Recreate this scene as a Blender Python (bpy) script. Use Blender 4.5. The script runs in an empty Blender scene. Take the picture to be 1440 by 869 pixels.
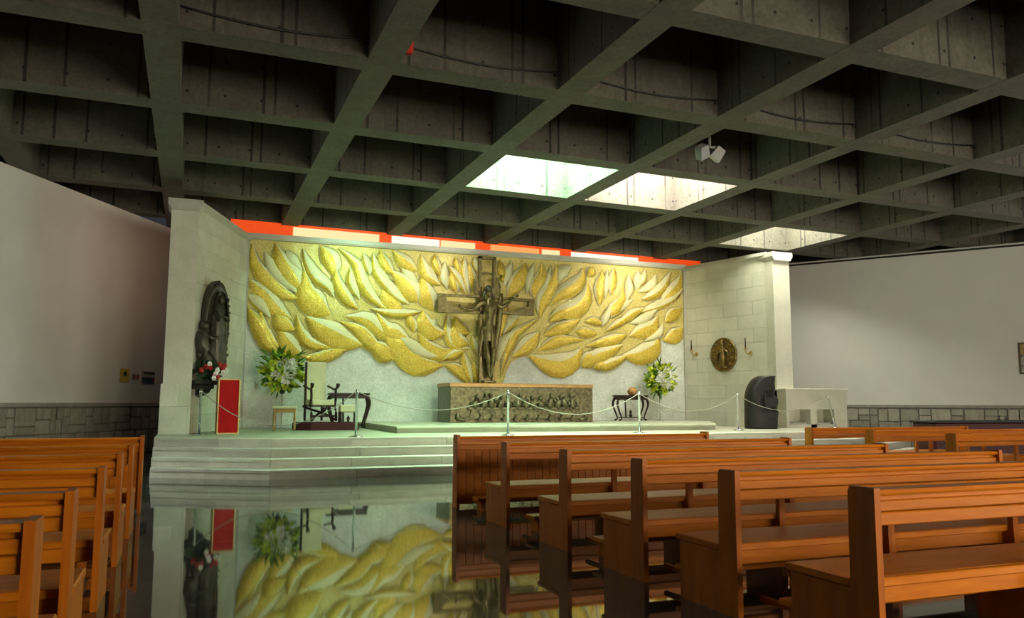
import bpy, bmesh, math, random
from mathutils import Vector, Matrix
random.seed(7)
SC = bpy.context.scene
COL = SC.collection
PI = math.pi

# ------------------------------------------------------------------ camera
CAM_H = 1.40
F_PX, TILT, YAW, ROLL = 1155.45, 0.113768, 0.372295, 0.00283
_F = Vector((math.sin(YAW)*math.cos(TILT), math.cos(YAW)*math.cos(TILT), math.sin(TILT)))
_R = Vector((math.cos(YAW), -math.sin(YAW), 0))
_U = _R.cross(_F)
_R2 = _R*math.cos(ROLL) + _U*math.sin(ROLL)
_U2 = -_R*math.sin(ROLL) + _U*math.cos(ROLL)
cam = bpy.data.cameras.new('camera')
cam.sensor_fit = 'HORIZONTAL'; cam.sensor_width = 36.0
cam.lens = F_PX/1440*36.0
cam.clip_start = 0.05; cam.clip_end = 300
camo = bpy.data.objects.new('camera', cam); COL.objects.link(camo)
m = Matrix((_R2, _U2, -_F)).transposed().to_4x4()
m.translation = Vector((0, 0, CAM_H)); camo.matrix_world = m
SC.camera = camo

def ray(x, y): return _F*F_PX + _R2*(x-720) - _U2*(y-434.5)
def atz(x, y, z):
    d = ray(x, y); return Vector((0, 0, CAM_H)) + d*((z-CAM_H)/d.z)
def aty(x, y, Y):
    d = ray(x, y); return Vector((0, 0, CAM_H)) + d*(Y/d.y)

# ------------------------------------------------------------------ world and exposure
w = bpy.data.worlds.new('world'); SC.world = w; w.use_nodes = True
w.node_tree.nodes['Background'].inputs[0].default_value = (0.75, 0.85, 1, 1)
w.node_tree.nodes['Background'].inputs[1].default_value = 0.03
SC.view_settings.view_transform = 'Standard'
SC.view_settings.look = 'None'
SC.view_settings.gamma = 1.0
SC.view_settings.use_curve_mapping = False
SC.view_settings.exposure = 0.18
SC.cycles.max_bounces = 10
SC.cycles.diffuse_bounces = 6
SC.cycles.glossy_bounces = 4
SC.cycles.caustics_reflective = False
SC.cycles.caustics_refractive = False
SC.cycles.sample_clamp_indirect = 6.0

# daylight levels of the glazing and the lamps (tuned against the photograph)
SKY1 = ((0.50, 1.0, 0.58), 115.0)
SKY2 = ((1.0, 0.92, 0.80), 60.0)
SKY3 = ((1.0, 0.98, 0.78), 34.0)
ASSUMED_REAR = ((1.0, 0.89, 0.68), 19.0)
ADDED_SIDE = ((1.0, 0.97, 0.90), 9.0)
ADDED_SKY = ((0.80, 1.0, 0.88), 50.0)
COVE = ((1.0, 0.76, 0.38), 1.0)
ASSUMED_FLOODS = (((4.3, 3.6), (0.58, 1.0, 0.66), 390.0), ((7.0, 3.6), (1.0, 0.98, 0.82), 210.0), ((13.6, 3.8), (1.0, 0.94, 0.74), 380.0))

# ------------------------------------------------------------------ materials
MATS = {}
def nt(name):
    mt = bpy.data.materials.new(name); mt.use_nodes = True
    t = mt.node_tree
    return mt, t, t.nodes['Principled BSDF']
def node(t, typ, **kw):
    n = t.nodes.new(typ)
    for k, v in kw.items():
        if k == 'op': n.operation = v
        else: setattr(n, k, v)
    return n
def sock(t, val, s):
    if isinstance(val, (int, float)): s.default_value = val
    elif isinstance(val, (tuple, list)): s.default_value = val
    else: t.links.new(val, s)
def mth(t, op, a, b=None, c=None):
    n = node(t, 'ShaderNodeMath', op=op)
    for i, v in enumerate((a, b, c)):
        if v is not None: sock(t, v, n.inputs[i])
    return n.outputs[0]
def mixc(t, f, a, b, mode='MIX'):
    n = node(t, 'ShaderNodeMix', data_type='RGBA', blend_type=mode)
    sock(t, f, n.inputs[0])
    for v, i in ((a, 6), (b, 7)):
        if isinstance(v, tuple) and len(v) == 3: v = v+(1,)
        sock(t, v, n.inputs[i])
    return n.outputs[2]
def coords(t, kind='Object', scale=(1, 1, 1), rot=(0, 0, 0)):
    if kind == 'World':
        o = node(t, 'ShaderNodeNewGeometry').outputs['Position']
    else:
        o = node(t, 'ShaderNodeTexCoord').outputs[kind]
    mp = node(t, 'ShaderNodeMapping'); t.links.new(o, mp.inputs[0])
    mp.inputs[3].default_value = scale; mp.inputs[2].default_value = rot
    return mp.outputs[0]
def noise(t, vec, scale, detail=4, rough=.55):
    n = node(t, 'ShaderNodeTexNoise'); t.links.new(vec, n.inputs['Vector'])
    n.inputs['Scale'].default_value = scale; n.inputs['Detail'].default_value = detail; n.inputs['Roughness'].default_value = rough
    return n.outputs[0]
def ramp(t, fac, *stops):
    n = node(t, 'ShaderNodeValToRGB'); t.links.new(fac, n.inputs[0])
    e = n.color_ramp.elements
    while len(e) < len(stops): e.new(.5)
    for k, (p, c) in zip(e, stops):
        k.position = p; k.color = (c if isinstance(c, tuple) else (c, c, c)) + (1,)
    return n.outputs[0]
def bump(t, p, h, strength=.3, dist=.02):
    b = node(t, 'ShaderNodeBump'); b.inputs['Strength'].default_value = strength; b.inputs['Distance'].default_value = dist
    t.links.new(h, b.inputs['Height']); t.links.new(b.outputs[0], p.inputs['Normal'])
def plain(name, col, rough=.6, metal=0., var=.12, nscale=6, kind='World', bmp=0.0, ior=None, emis=None):
    mt, t, p = nt(name)
    v = coords(t, kind); n = noise(t, v, nscale, 5)
    dark = tuple(c*(1-var*1.6) for c in col); lite = tuple(min(1, c*(1+var)) for c in col)
    t.links.new(ramp(t, n, (.3, dark), (.7, lite)), p.inputs['Base Color'])
    p.inputs['Roughness'].default_value = rough; p.inputs['Metallic'].default_value = metal
    if ior: p.inputs['IOR'].default_value = ior
    if bmp: bump(t, p, n, bmp, .03)
    if emis:
        p.inputs['Emission Color'].default_value = emis[0]+(1,); p.inputs['Emission Strength'].default_value = emis[1]
    MATS[name] = mt
    return mt

CEIL_Z, CEIL_S = 6.53, -0.0125         # soffit height at x = 0 and its fall per metre of x
GX, GY, PX, PY, BW, BD = -0.355, 15.34, 3.10, 3.13, 0.48, 1.70

def mat_concrete():
    mt, t, p = nt('board_marked_concrete')
    g = node(t, 'ShaderNodeNewGeometry')
    sx = node(t, 'ShaderNodeSeparateXYZ'); t.links.new(g.outputs['Position'], sx.inputs[0])
    sn = node(t, 'ShaderNodeSeparateXYZ'); t.links.new(g.outputs['Normal'], sn.inputs[0])
    x, y, z = sx.outputs; nx, ny, nz = sn.outputs
    side = mth(t, 'LESS_THAN', mth(t, 'ABSOLUTE', nz), .5)
    facey = mth(t, 'GREATER_THAN', mth(t, 'ABSOLUTE', ny), .5)
    u = mth(t, 'ADD', mth(t, 'MULTIPLY', facey, mth(t, 'SUBTRACT', x, GX)), mth(t, 'MULTIPLY', mth(t, 'SUBTRACT', 1., facey), mth(t, 'SUBTRACT', y, GY)))
    zl = mth(t, 'SUBTRACT', mth(t, 'SUBTRACT', z, CEIL_Z), mth(t, 'MULTIPLY', x, CEIL_S))
    base = noise(t, coords(t, 'World', (1, 1, 1)), 1.6, 8, .65)
    fine = noise(t, coords(t, 'World', (1, 1, 1)), 14, 4, .6)
    streak = noise(t, coords(t, 'World', (4, 4, .4)), 1.5, 4, .6)
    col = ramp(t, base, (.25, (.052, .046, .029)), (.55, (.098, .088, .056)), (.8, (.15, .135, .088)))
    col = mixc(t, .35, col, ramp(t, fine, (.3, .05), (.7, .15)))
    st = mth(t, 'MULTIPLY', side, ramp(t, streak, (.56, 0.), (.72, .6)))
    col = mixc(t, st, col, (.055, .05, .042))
    # formwork joints, irregular in darkness
    def joint(period, off, width, amt):
        fr = mth(t, 'FRACT', mth(t, 'ADD', mth(t, 'DIVIDE', u, period), off))
        ln = mth(t, 'LESS_THAN', fr, width)
        wob = noise(t, coords(t, 'World', (1.3, 1.3, .8)), 1.3, 3)
        return mth(t, 'MULTIPLY', mth(t, 'MULTIPLY', ln, side), mth(t, 'MULTIPLY', ramp(t, wob, (.3, .25), (.52, 1.)), amt))
    col = mixc(t, joint(1.12, .62, .04, .95), col, (.02, .018, .016))
    col = mixc(t, joint(1.87, .28, .028, .95), col, (.02, .018, .016))
    # tie holes
    du = mth(t, 'MULTIPLY', mth(t, 'SUBTRACT', mth(t, 'FRACT', mth(t, 'ADD', mth(t, 'DIVIDE', u, .62), .35)), .5), .62)
    dz = mth(t, 'SUBTRACT', mth(t, 'MULTIPLY', mth(t, 'FRACT', mth(t, 'DIVIDE', zl, .62)), .62), .24)
    r2 = mth(t, 'ADD', mth(t, 'MULTIPLY', du, du), mth(t, 'MULTIPLY', dz, dz))
    hole = mth(t, 'MULTIPLY', side, mth(t, 'LESS_THAN', r2, .0007))
    col = mixc(t, hole, col, (.012, .011, .01))
    t.links.new(col, p.inputs['Base Color'])
    p.inputs['Roughness'].default_value = .9
    bump(t, p, fine, .35, .02)
    MATS['concrete'] = mt
mat_concrete()

def mat_wood(name, a, b, rough=.32, axis=(1.2, 14, 14)):
    mt, t, p = nt(name)
    v = coords(t, 'Object', axis)
    info = node(t, 'ShaderNodeObjectInfo')
    off = node(t, 'ShaderNodeVectorMath', op='ADD'); t.links.new(v, off.inputs[0])
    cmb = node(t, 'ShaderNodeCombineXYZ')
    for i in range(3): t.links.new(mth(t, 'MULTIPLY', info.outputs['Random'], 37.+i*11), cmb.inputs[i])
    t.links.new(cmb.outputs[0], off.inputs[1])
    n = noise(t, off.outputs[0], 1.6, 5, .6)
    n2 = noise(t, off.outputs[0], .5, 2, .5)
    c = ramp(t, n, (.3, a), (.7, b))
    c = mixc(t, mth(t, 'MULTIPLY', ramp(t, n2, (.35, 0.), (.75, 1.)), .35), c, tuple(k*.55 for k in a))
    t.links.new(c, p.inputs['Base Color'])
    p.inputs['Roughness'].default_value = rough; p.inputs['IOR'].default_value = 1.3
    bump(t, p, n, .08, .01)
    MATS[name] = mt
mat_wood('pew_wood', (.44, .112, .004), (.63, .195, .008), .36)
mat_wood('pew_end_wood', (.36, .085, .004), (.52, .145, .007), .38, (14, 9, 1.2))
mat_wood('stool_wood', (.30, .17, .06), (.42, .26, .11), .4)
mat_wood('dark_wood', (.018, .010, .008), (.045, .022, .015), .35)

def mat_floor():
    mt, t, p = nt('polished_granite')
    v = coords(t, 'World')
    vo = node(t, 'ShaderNodeTexVoronoi'); t.links.new(v, vo.inputs['Vector']); vo.inputs['Scale'].default_value = 90
    n = noise(t, v, 9, 6)
    c = ramp(t, vo.outputs['Distance'], (.1, (.012, .013, .012)), (.5, (.035, .037, .032)), (.9, (.075, .075, .064)))
    c = mixc(t, ramp(t, n, (.35, 0.), (.7, .5)), c, (.03, .028, .022))
    sx = node(t, 'ShaderNodeSeparateXYZ'); t.links.new(v, sx.inputs[0])
    def ln(o, per, wd):
        return mth(t, 'LESS_THAN', mth(t, 'FRACT', mth(t, 'DIVIDE', o, per)), wd)
    j = mth(t, 'MAXIMUM', ln(sx.outputs[0], .9, .009), ln(sx.outputs[1], .9, .009))
    c = mixc(t, mth(t, 'MULTIPLY', j, .8), c, (.06, .06, .05))
    t.links.new(c, p.inputs['Base Color'])
    r = mth(t, 'ADD', .035, mth(t, 'MULTIPLY', j, .12))
    t.links.new(r, p.inputs['Roughness'])
    p.inputs['IOR'].default_value = 1.8
    big = noise(t, v, .7, 2)
    bump(t, p, big, .02, .02)
    MATS['floor'] = mt
mat_floor()

def mat_stone(name, a, b, rough=.75, sc=2.2, var=.34):
    mt, t, p = nt(name)
    v = coords(t, 'World'); info = node(t, 'ShaderNodeObjectInfo')
    n = noise(t, v, sc, 7, .6)
    f = noise(t, v, 26, 3, .6)
    c = ramp(t, n, (.28, a), (.72, b))
    c = mixc(t, .18, c, ramp(t, f, (.3, tuple(k*.55 for k in a)), (.7, b)))
    hv = mth(t, 'ADD', .95-var/2, mth(t, 'MULTIPLY', info.outputs['Random'], var))
    c = mixc(t, 1., c, hv, 'MULTIPLY')
    t.links.new(c, p.inputs['Base Color']); p.inputs['Roughness'].default_value = rough
    bump(t, p, f, .12, .01)
    MATS[name] = mt
mat_stone('panel_stone', (.60, .60, .50), (.74, .73, .62), .65, var=.15)
mat_stone('step_stone', (.47, .44, .375), (.66, .63, .545), .45)
mat_stone('platform_stone', (.36, .36, .27), (.48, .475, .36), .5)
mat_stone('dado_stone', (.27, .25, .205), (.42, .395, .33), .85, 5)
mat_stone('trim_stone', (.50, .49, .43), (.62, .61, .54), .6)
mat_stone('altar_stone', (.10, .105, .075), (.19, .18, .115), .5, 4)
plain('dado_back', (.20, .19, .16), .9)
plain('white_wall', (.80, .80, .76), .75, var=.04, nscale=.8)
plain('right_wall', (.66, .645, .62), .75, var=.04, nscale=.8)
plain('copper_edge', (.42, .22, .08), .4, .3)
plain('bronze', (.105, .085, .040), .38, .75, .35, 9, bmp=.15)
plain('cross_bronze', (.185, .15, .06), .34, .6, .35, 9, bmp=.12)
plain('dark_bronze', (.085, .085, .062), .40, .5, .35, 8, bmp=.2)
plain('altar_bronze', (.15, .125, .065), .42, .6, .4, 12, bmp=.25)
plain('bust_bronze', (.012, .011, .010), .55, .2, .35, 7, bmp=.15)
plain('medal_bronze', (.23, .16, .055), .35, .75, .45, 12, bmp=.3)
plain('brass', (.50, .36, .10), .3, .9)
plain('steel', (.62, .63, .64), .22, 1.0, .05)
plain('rope', (.34, .33, .26), .8)
plain('red_board', (.46, .002, .003), .55, 0, .06, ior=1.25)
plain('gold_edge', (.62, .44, .16), .4, .2)
plain('glowing_red_fascia', (.80, .07, .01), .6, emis=((1., .085, .006), .55))  # emission put in so the board glows as if lit by the tubes
plain('podium_red', (.055, .003, .005), .85, 0, .3, 40)
plain('cream_cloth', (.60, .56, .36), .8, 0, .05)
plain('leaf_green', (.09, .24, .02), .5, 0, .4, 20)
plain('leaf_lime', (.52, .62, .03), .5, 0, .3, 20)
plain('leaf_dark', (.015, .05, .015), .5, 0, .4, 20)
plain('petal_white', (.86, .88, .84), .55, 0, .05, 20)
plain('petal_red', (.45, .015, .015), .6, 0, .3, 20)
plain('black', (.012, .012, .012), .5)
plain('lamp_white', (.28, .29, .28), .45, 0, .05)
plain('lamp_glass', (.55, .55, .55), .2)
plain('alarm_red', (.60, .03, .02), .4)
plain('sign_yellow', (.62, .48, .06), .6)
plain('sign_paper', (.52, .47, .42), .7)
plain('sign_blue', (.035, .05, .11), .5)
plain('sign_red', (.35, .03, .03), .6)
plain('frame_brown', (.10, .06, .025), .5)
plain('picture_grey', (.33, .33, .31), .6, 0, .5, 14)
plain('picture_gold', (.36, .25, .09), .6, 0, .4, 20)
plain('basket', (.50, .25, .07), .8, 0, .3, 30)
plain('seat_pad', (.045, .03, .025), .7)
plain('dark_red_wood', (.06, .008, .008), .4)
plain('metal_frame', (.12, .12, .12), .4, .6)

def mat_mosaic(name, a, b, c3, rough, metal, glint=.5, scale=26):
    mt, t, p = nt(name)
    v = coords(t, 'World')
    vo = node(t, 'ShaderNodeTexVoronoi'); t.links.new(v, vo.inputs['Vector']); vo.inputs['Scale'].default_value = scale
    sp = node(t, 'ShaderNodeSeparateColor'); t.links.new(vo.outputs['Color'], sp.inputs[0])
    n = noise(t, v, 1.7, 4)
    c = ramp(t, sp.outputs[0], (.0, a), (.55, b), (1., c3))
    c = mixc(t, ramp(t, n, (.35, 0.), (.75, .55)), c, tuple(k*.72 for k in a))
    t.links.new(c, p.inputs['Base Color'])
    t.links.new(mth(t, 'ADD', rough*.6, mth(t, 'MULTIPLY', sp.outputs[1], rough)), p.inputs['Roughness'])
    p.inputs['Metallic'].default_value = metal
    hb = mth(t, 'ADD', mth(t, 'MULTIPLY', sp.outputs[2], .6), vo.outputs['Distance'])
    bump(t, p, hb, glint, .02)
    MATS[name] = mt
mat_mosaic('gold_mosaic', (.66, .45, .035), (.76, .56, .07), (.84, .66, .16), .24, .30, .35, 44)
mat_mosaic('cream_mosaic', (.74, .68, .34), (.80, .75, .44), (.85, .82, .56), .30, .0, .3, 44)
mat_mosaic('field_mosaic', (.66, .51, .10), (.72, .60, .19), (.80, .71, .33), .28, .15, .35, 40)
mat_mosaic('pale_mosaic', (.62, .65, .58), (.72, .75, .68), (.80, .83, .77), .5, .0, .25, 20)
plain('groove', (.40, .33, .13), .8)

def mat_emit(name, col, s):
    mt = bpy.data.materials.new(name); mt.use_nodes = True; t = mt.node_tree
    t.nodes.clear(); e = node(t, 'ShaderNodeEmission'); o = node(t, 'ShaderNodeOutputMaterial')
    e.inputs[0].default_value = col+(1,); e.inputs[1].default_value = s
    t.links.new(e.outputs[0], o.inputs[0]); MATS[name] = mt
mat_emit('sky_pane_green', *SKY1)
mat_emit('sky_pane_warm', *SKY2)
mat_emit('sky_pane_yellow', *SKY3)
mat_emit('added_sky_pane', *ADDED_SKY)
mat_emit('assumed_rear_pane', *ASSUMED_REAR)
mat_emit('added_side_pane', *ADDED_SIDE)
mat_emit('cove_tube', *COVE)
mat_emit('added_back_glow', (1., .62, .40), 1.5)
mat_emit('cove_tube_white', (1., .90, .72), COVE[1]*1.1)
mat_emit('cove_tube_orange', (1., .40, .12), COVE[1]*.95)

# ------------------------------------------------------------------ mesh helpers
class MB:
    def __init__(s): s.v = []; s.f = []; s.m = []; s.sm = []
    def add(s, vs, fs, mi=0, smooth=False):
        o = len(s.v); s.v += [tuple(v) for v in vs]
        for f in fs: s.f.append(tuple(i+o for i in f)); s.m.append(mi); s.sm.append(smooth)
        return s
    def box(s, x0, x1, y0, y1, z0, z1, mi=0, M=None):
        vs = [Vector((x, y, z)) for z in (z0, z1) for y in (y0, y1) for x in (x0, x1)]
        if M: vs = [M @ v for v in vs]
        return s.add(vs, [(0, 2, 3, 1), (4, 5, 7, 6), (0, 1, 5, 4), (2, 6, 7, 3), (0, 4, 6, 2), (1, 3, 7, 5)], mi)
    def cbox(s, x0, x1, y0, y1, z0, z1, c=.01, mi=0, M=None):
        """box with chamfered edges"""
        def ring(z, i):
            return [(x0+i, y0+c, z), (x0+c, y0+i, z), (x1-c, y0+i, z), (x1-i, y0+c, z), (x1-i, y1-c, z), (x1-c, y1-i, z), (x0+c, y1-i, z), (x0+i, y1-c, z)]
        rs = [ring(z0, c), ring(z0+c, 0), ring(z1-c, 0), ring(z1, c)]
        vs = [Vector(p) for r in rs for p in r]
        if M: vs = [M @ v for v in vs]
        fs = [tuple(range(7, -1, -1)), tuple(range(24, 32))]
        for k in range(3):
            for i in range(8):
                j = (i+1) % 8; fs.append((k*8+i, k*8+j, k*8+8+j, k*8+8+i))
        return s.add(vs, fs, mi)
    def prism(s, pts, a, b, axis='x', mi=0, M=None):
        """extrude polygon pts (2d) from a to b along axis"""
        def P(p, t): return {'x': (t, p[0], p[1]), 'y': (p[0], t, p[1]), 'z': (p[0], p[1], t)}[axis]
        n = len(pts); vs = [Vector(P(p, a)) for p in pts] + [Vector(P(p, b)) for p in pts]
        if M: vs = [M @ v for v in vs]
        fs = [tuple(range(n-1, -1, -1)), tuple(range(n, 2*n))] + [(i, (i+1) % n, n+(i+1) % n, n+i) for i in range(n)]
        return s.add(vs, fs, mi)
    def lathe(s, prof, n=16, c=(0, 0, 0), mi=0, M=None, sx=1, sy=1):
        vs = []; fs = []
        for r, z in prof:
            for i in range(n):
                a = 2*PI*i/n; vs.append(Vector((c[0]+r*sx*math.cos(a), c[1]+r*sy*math.sin(a), c[2]+z)))
        if M: vs = [M @ v for v in vs]
        for k in range(len(prof)-1):
            for i in range(n):
                j = (i+1) % n; fs.append((k*n+i, k*n+j, k*n+n+j, k*n+n+i))
        fs.append(tuple(range(n-1, -1, -1))); fs.append(tuple(range((len(prof)-1)*n, len(prof)*n)))
        return s.add(vs, fs, mi, True)
    def tube(s, pts, rad, n=8, mi=0):
        pts = [Vector(p) for p in pts]
        if not isinstance(rad, (list, tuple)): rad = [rad]*len(pts)
        vs = []; fs = []; up = Vector((0, 0, 1))
        for i, p in enumerate(pts):
            d = (pts[min(i+1, len(pts)-1)]-pts[max(i-1, 0)]).normalized()
            u = up if abs(d.dot(up)) < .95 else Vector((0, 1, 0))
            a = d.cross(u).normalized(); b = a.cross(d)
            for k in range(n):
                t = 2*PI*k/n; vs.append(p+(a*math.cos(t)+b*math.sin(t))*rad[i])
        for i in range(len(pts)-1):
            for k in range(n):
                j = (k+1) % n; fs.append((i*n+k, i*n+j, i*n+n+j, i*n+n+k))
        fs.append(tuple(range(n-1, -1, -1))); fs.append(tuple(range((len(pts)-1)*n, len(pts)*n)))
        return s.add(vs, fs, mi, True)
    def ball(s, c, r, n=10, m=6, mi=0, sc=(1, 1, 1)):
        prof = [(max(1e-3, math.sin(PI*k/m)), -math.cos(PI*k/m)) for k in range(m+1)]
        M = Matrix.Translation(c) @ Matrix.Diagonal((r*sc[0], r*sc[1], r*sc[2], 1))
        return s.lathe(prof, n, (0, 0, 0), mi, M)
    def mesh(s, name, mats):
        me = bpy.data.meshes.new(name); me.from_pydata(s.v, [], s.f); me.validate()
        for k in ([mats] if isinstance(mats, str) else mats): me.materials.append(MATS[k])
        if len(me.polygons) == len(s.f):
            me.polygons.foreach_set('material_index', s.m); me.polygons.foreach_set('use_smooth', s.sm)
        bm = bmesh.new(); bm.from_mesh(me); bmesh.ops.recalc_face_normals(bm, faces=bm.faces); bm.to_mesh(me); bm.free()
        me.update(); return me
    def build(s, name, mats, parent=None, M=None):
        return link(name, s.mesh(name, mats), parent, M)
def link(name, me, parent=None, M=None):
    o = bpy.data.objects.new(name, me); COL.objects.link(o)
    if parent: o.parent = parent
    if M is not None: o.matrix_basis = M
    return o
def tag(o, label, cat=None, group=None, kind=None):
    o['label'] = label
    if cat: o['category'] = cat
    if group: o['group'] = group
    if kind: o['kind'] = kind
    return o
def thing(name, label, cat, loc=(0, 0, 0), rz=0, group=None):
    o = bpy.data.objects.new(name, None); COL.objects.link(o); o.empty_display_size = .1
    o.location = loc; o.rotation_euler = (0, 0, rz)
    return tag(o, label, cat, group)
def struct(name, label, loc=(0, 0, 0), rz=0):
    o = bpy.data.objects.new(name, None); COL.objects.link(o); o.empty_display_size = .1
    o.location = loc; o.rotation_euler = (0, 0, rz); o['kind'] = 'structure'; o['label'] = label
    return o
def copy_tree(o, parent=None):
    c = o.copy(); COL.objects.link(c); c.parent = parent
    for ch in list(o.children): copy_tree(ch, c)
    return c
def catmull(pts, n):
    P = [Vector(p) for p in pts]
    if len(P) == 2: return [P[0].lerp(P[1], i/(n-1)) for i in range(n)]
    P = [P[0]*2-P[1]] + P + [P[-1]*2-P[-2]]
    out = []
    for i in range(n):
        t = i/(n-1)*(len(P)-3); k = min(int(t), len(P)-4); u = t-k
        a, b, c, d = P[k:k+4]
        out.append(.5*((2*b)+(c-a)*u+(2*a-5*b+4*c-d)*u*u+(3*b-a-3*c+d)*u*u*u))
    return out

# ------------------------------------------------------------------ floor, walls
YW = 24.2                      # face of the mural wall
ZP, ZQ = 0.68, 0.84            # platform, predella
def soffit(x): return CEIL_Z + CEIL_S*x
LWA, LWB = Vector((-4.04, 20.2, 0)), Vector((-.73, 26.05, 0))
RWA, RWB = Vector((19.37, 22.86, 0)), Vector((23.1, 16.98, 0))
ld = (LWB-LWA).normalized(); rd = (RWB-RWA).normalized()
def at_y(p, d, y): return p + d*((y-p.y)/d.y)
YR, YF = -7.0, 27.2
L0, L1 = at_y(LWA, ld, YR), at_y(LWA, ld, YF)
R0, R1 = at_y(RWA, rd, YR), at_y(RWA, rd, YF)
o = MB().add([(L0.x-.5, YR-.5, 0), (R0.x+.5, YR-.5, 0), (R1.x+.5, YF+.5, 0), (L1.x-.5, YF+.5, 0),
              (L0.x-.5, YR-.5, -.2), (R0.x+.5, YR-.5, -.2), (R1.x+.5, YF+.5, -.2), (L1.x-.5, YF+.5, -.2)],
             [(0, 1, 2, 3), (7, 6, 5, 4), (0, 4, 5, 1), (1, 5, 6, 2), (2, 6, 7, 3), (3, 7, 4, 0)]).build('floor', 'floor')
tag(o, 'dark polished stone floor mirroring the altar wall', kind='structure')

def wall(name, a, b, thick, mat, label, out):
    n = out*thick
    vs = []
    for p in (a, b, b+n, a+n):
        vs.append((p.x, p.y, 0)); vs.append((p.x, p.y, soffit(p.x)-.01))
    o = MB().add(vs, [(0, 2, 3, 1), (2, 4, 5, 3), (4, 6, 7, 5), (6, 0, 1, 7), (1, 3, 5, 7), (0, 6, 4, 2)]).build(name, mat)
    return tag(o, label, kind='structure')
ln = Vector((-ld.y, ld.x, 0)); rn = Vector((-rd.y, rd.x, 0))
if rn.x < 0: rn = -rn
wall('wall_left', L0, L1, .3, 'white_wall', 'plain white plastered side wall left of the altar', ln)
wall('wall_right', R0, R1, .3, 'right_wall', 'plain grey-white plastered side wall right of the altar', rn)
# rear wall behind the viewer; its tall windows are assumed, to light the pews
wr = struct('wall_rear', 'rear wall behind the pews with assumed tall windows', (0, YR, 0))
mb = MB(); edges = [L0.x]
ASSUMED_WINS = [(4.5, 8.5), (10.5, 14.5), (16.5, 20.5)]
for a, b in ASSUMED_WINS: edges += [a, b]
edges.append(R0.x)
for k in range(0, len(edges), 2): mb.box(edges[k], edges[k+1], -.3, 0, 0, 6.0)
for a, b in ASSUMED_WINS: mb.box(a, b, -.3, 0, 0, 1.0); mb.box(a, b, -.3, 0, 4.6, 6.0)
mb.build('wall_masonry', 'white_wall', wr)
for k, (a, b) in enumerate(ASSUMED_WINS):
    wn = struct('window_%d' % (k+1), 'assumed unseen tall window in the rear wall, lighting the pews from behind', (0, YR-.15, 0))
    MB().box(a, b, -.02, 0, 1.0, 4.6).build('pane', 'assumed_rear_pane', wn)
    fm = MB()
    for x in (a, (a+b)/2-.04, b-.08): fm.box(x, x+.08, 0, .06, 1.0, 4.6)
    for z in (1.0, 2.8, 4.52): fm.box(a, b, 0, .055, z, z+.08)
    fm.build('window_frame', 'metal_frame', wn)

for k, y in enumerate((12.0, 7.0, 2.0)):  # side windows added out of view to brighten the left wall
    q = at_y(RWA, rd, y); wn = struct('window_%d' % (k+8), 'added unseen window in the right side wall near the rear, brightening the left wall', (q.x, q.y, 0), math.atan2(rd.y, rd.x))
    # local x runs along the wall towards the rear, local -y points into the room
    MB().box(-1.6, 1.6, -.03, -.01, 1.2, 4.8).build('pane', 'added_side_pane', wn)
    fm = MB()
    for x in (-1.68, -.04, 1.6): fm.box(x, x+.08, -.09, -.03, 1.12, 4.88)
    for z in (1.12, 2.96, 4.8): fm.box(-1.6, 1.6, -.085, -.03, z, z+.08)
    fm.build('window_frame', 'metal_frame', wn)

# ------------------------------------------------------------------ waffle ceiling
I0, I1, J0, J1 = -7, 12, -8, 3
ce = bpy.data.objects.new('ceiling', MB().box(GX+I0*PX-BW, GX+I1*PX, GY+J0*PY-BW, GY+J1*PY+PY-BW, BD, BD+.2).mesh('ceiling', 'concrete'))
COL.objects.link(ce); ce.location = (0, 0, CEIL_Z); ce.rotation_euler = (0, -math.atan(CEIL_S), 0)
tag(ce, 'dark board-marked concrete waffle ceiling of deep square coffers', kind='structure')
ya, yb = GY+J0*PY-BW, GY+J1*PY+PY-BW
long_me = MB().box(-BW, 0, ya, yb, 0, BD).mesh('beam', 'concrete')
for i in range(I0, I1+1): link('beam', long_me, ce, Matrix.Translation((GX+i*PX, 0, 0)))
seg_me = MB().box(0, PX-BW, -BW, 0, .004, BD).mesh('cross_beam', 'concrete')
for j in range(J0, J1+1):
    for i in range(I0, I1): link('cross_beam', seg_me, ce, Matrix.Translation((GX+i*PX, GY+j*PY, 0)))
cw, ch = PX-BW, PY-BW
for k, (i, j, mt, lb) in enumerate(((2, 0, 'sky_pane_green', 'skylight coffer with cool greenish daylight, nearest the cross'), (3, 0, 'sky_pane_warm', 'skylight coffer with warm daylight, middle of the three'),
                                (5, 1, 'sky_pane_yellow', 'small-looking skylight coffer farthest right above the stone panel'), (-2, -1, 'added_sky_pane', 'added unseen skylight above the left block of pews, brightening the left wall'))):  # the last skylight is added out of view for light on the left wall
    x0, y0 = GX+i*PX, GY+j*PY
    sk = struct('window_%d' % (k+4), lb, (x0, y0, soffit(x0+cw/2)))
    MB().box(.16, cw-.16, .16, ch-.16, BD-.14, BD-.11).build('pane', mt, sk)
    fm = MB()
    fm.box(.01, .16, .01, ch-.01, BD-.17, BD-.07); fm.box(cw-.16, cw-.01, .01, ch-.01, BD-.17, BD-.07)
    fm.box(.16, cw-.16, .01, .16, BD-.17, BD-.07); fm.box(.16, cw-.16, ch-.16, ch-.01, BD-.17, BD-.07)
    fm.build('skylight_frame', 'metal_frame', sk)

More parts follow.
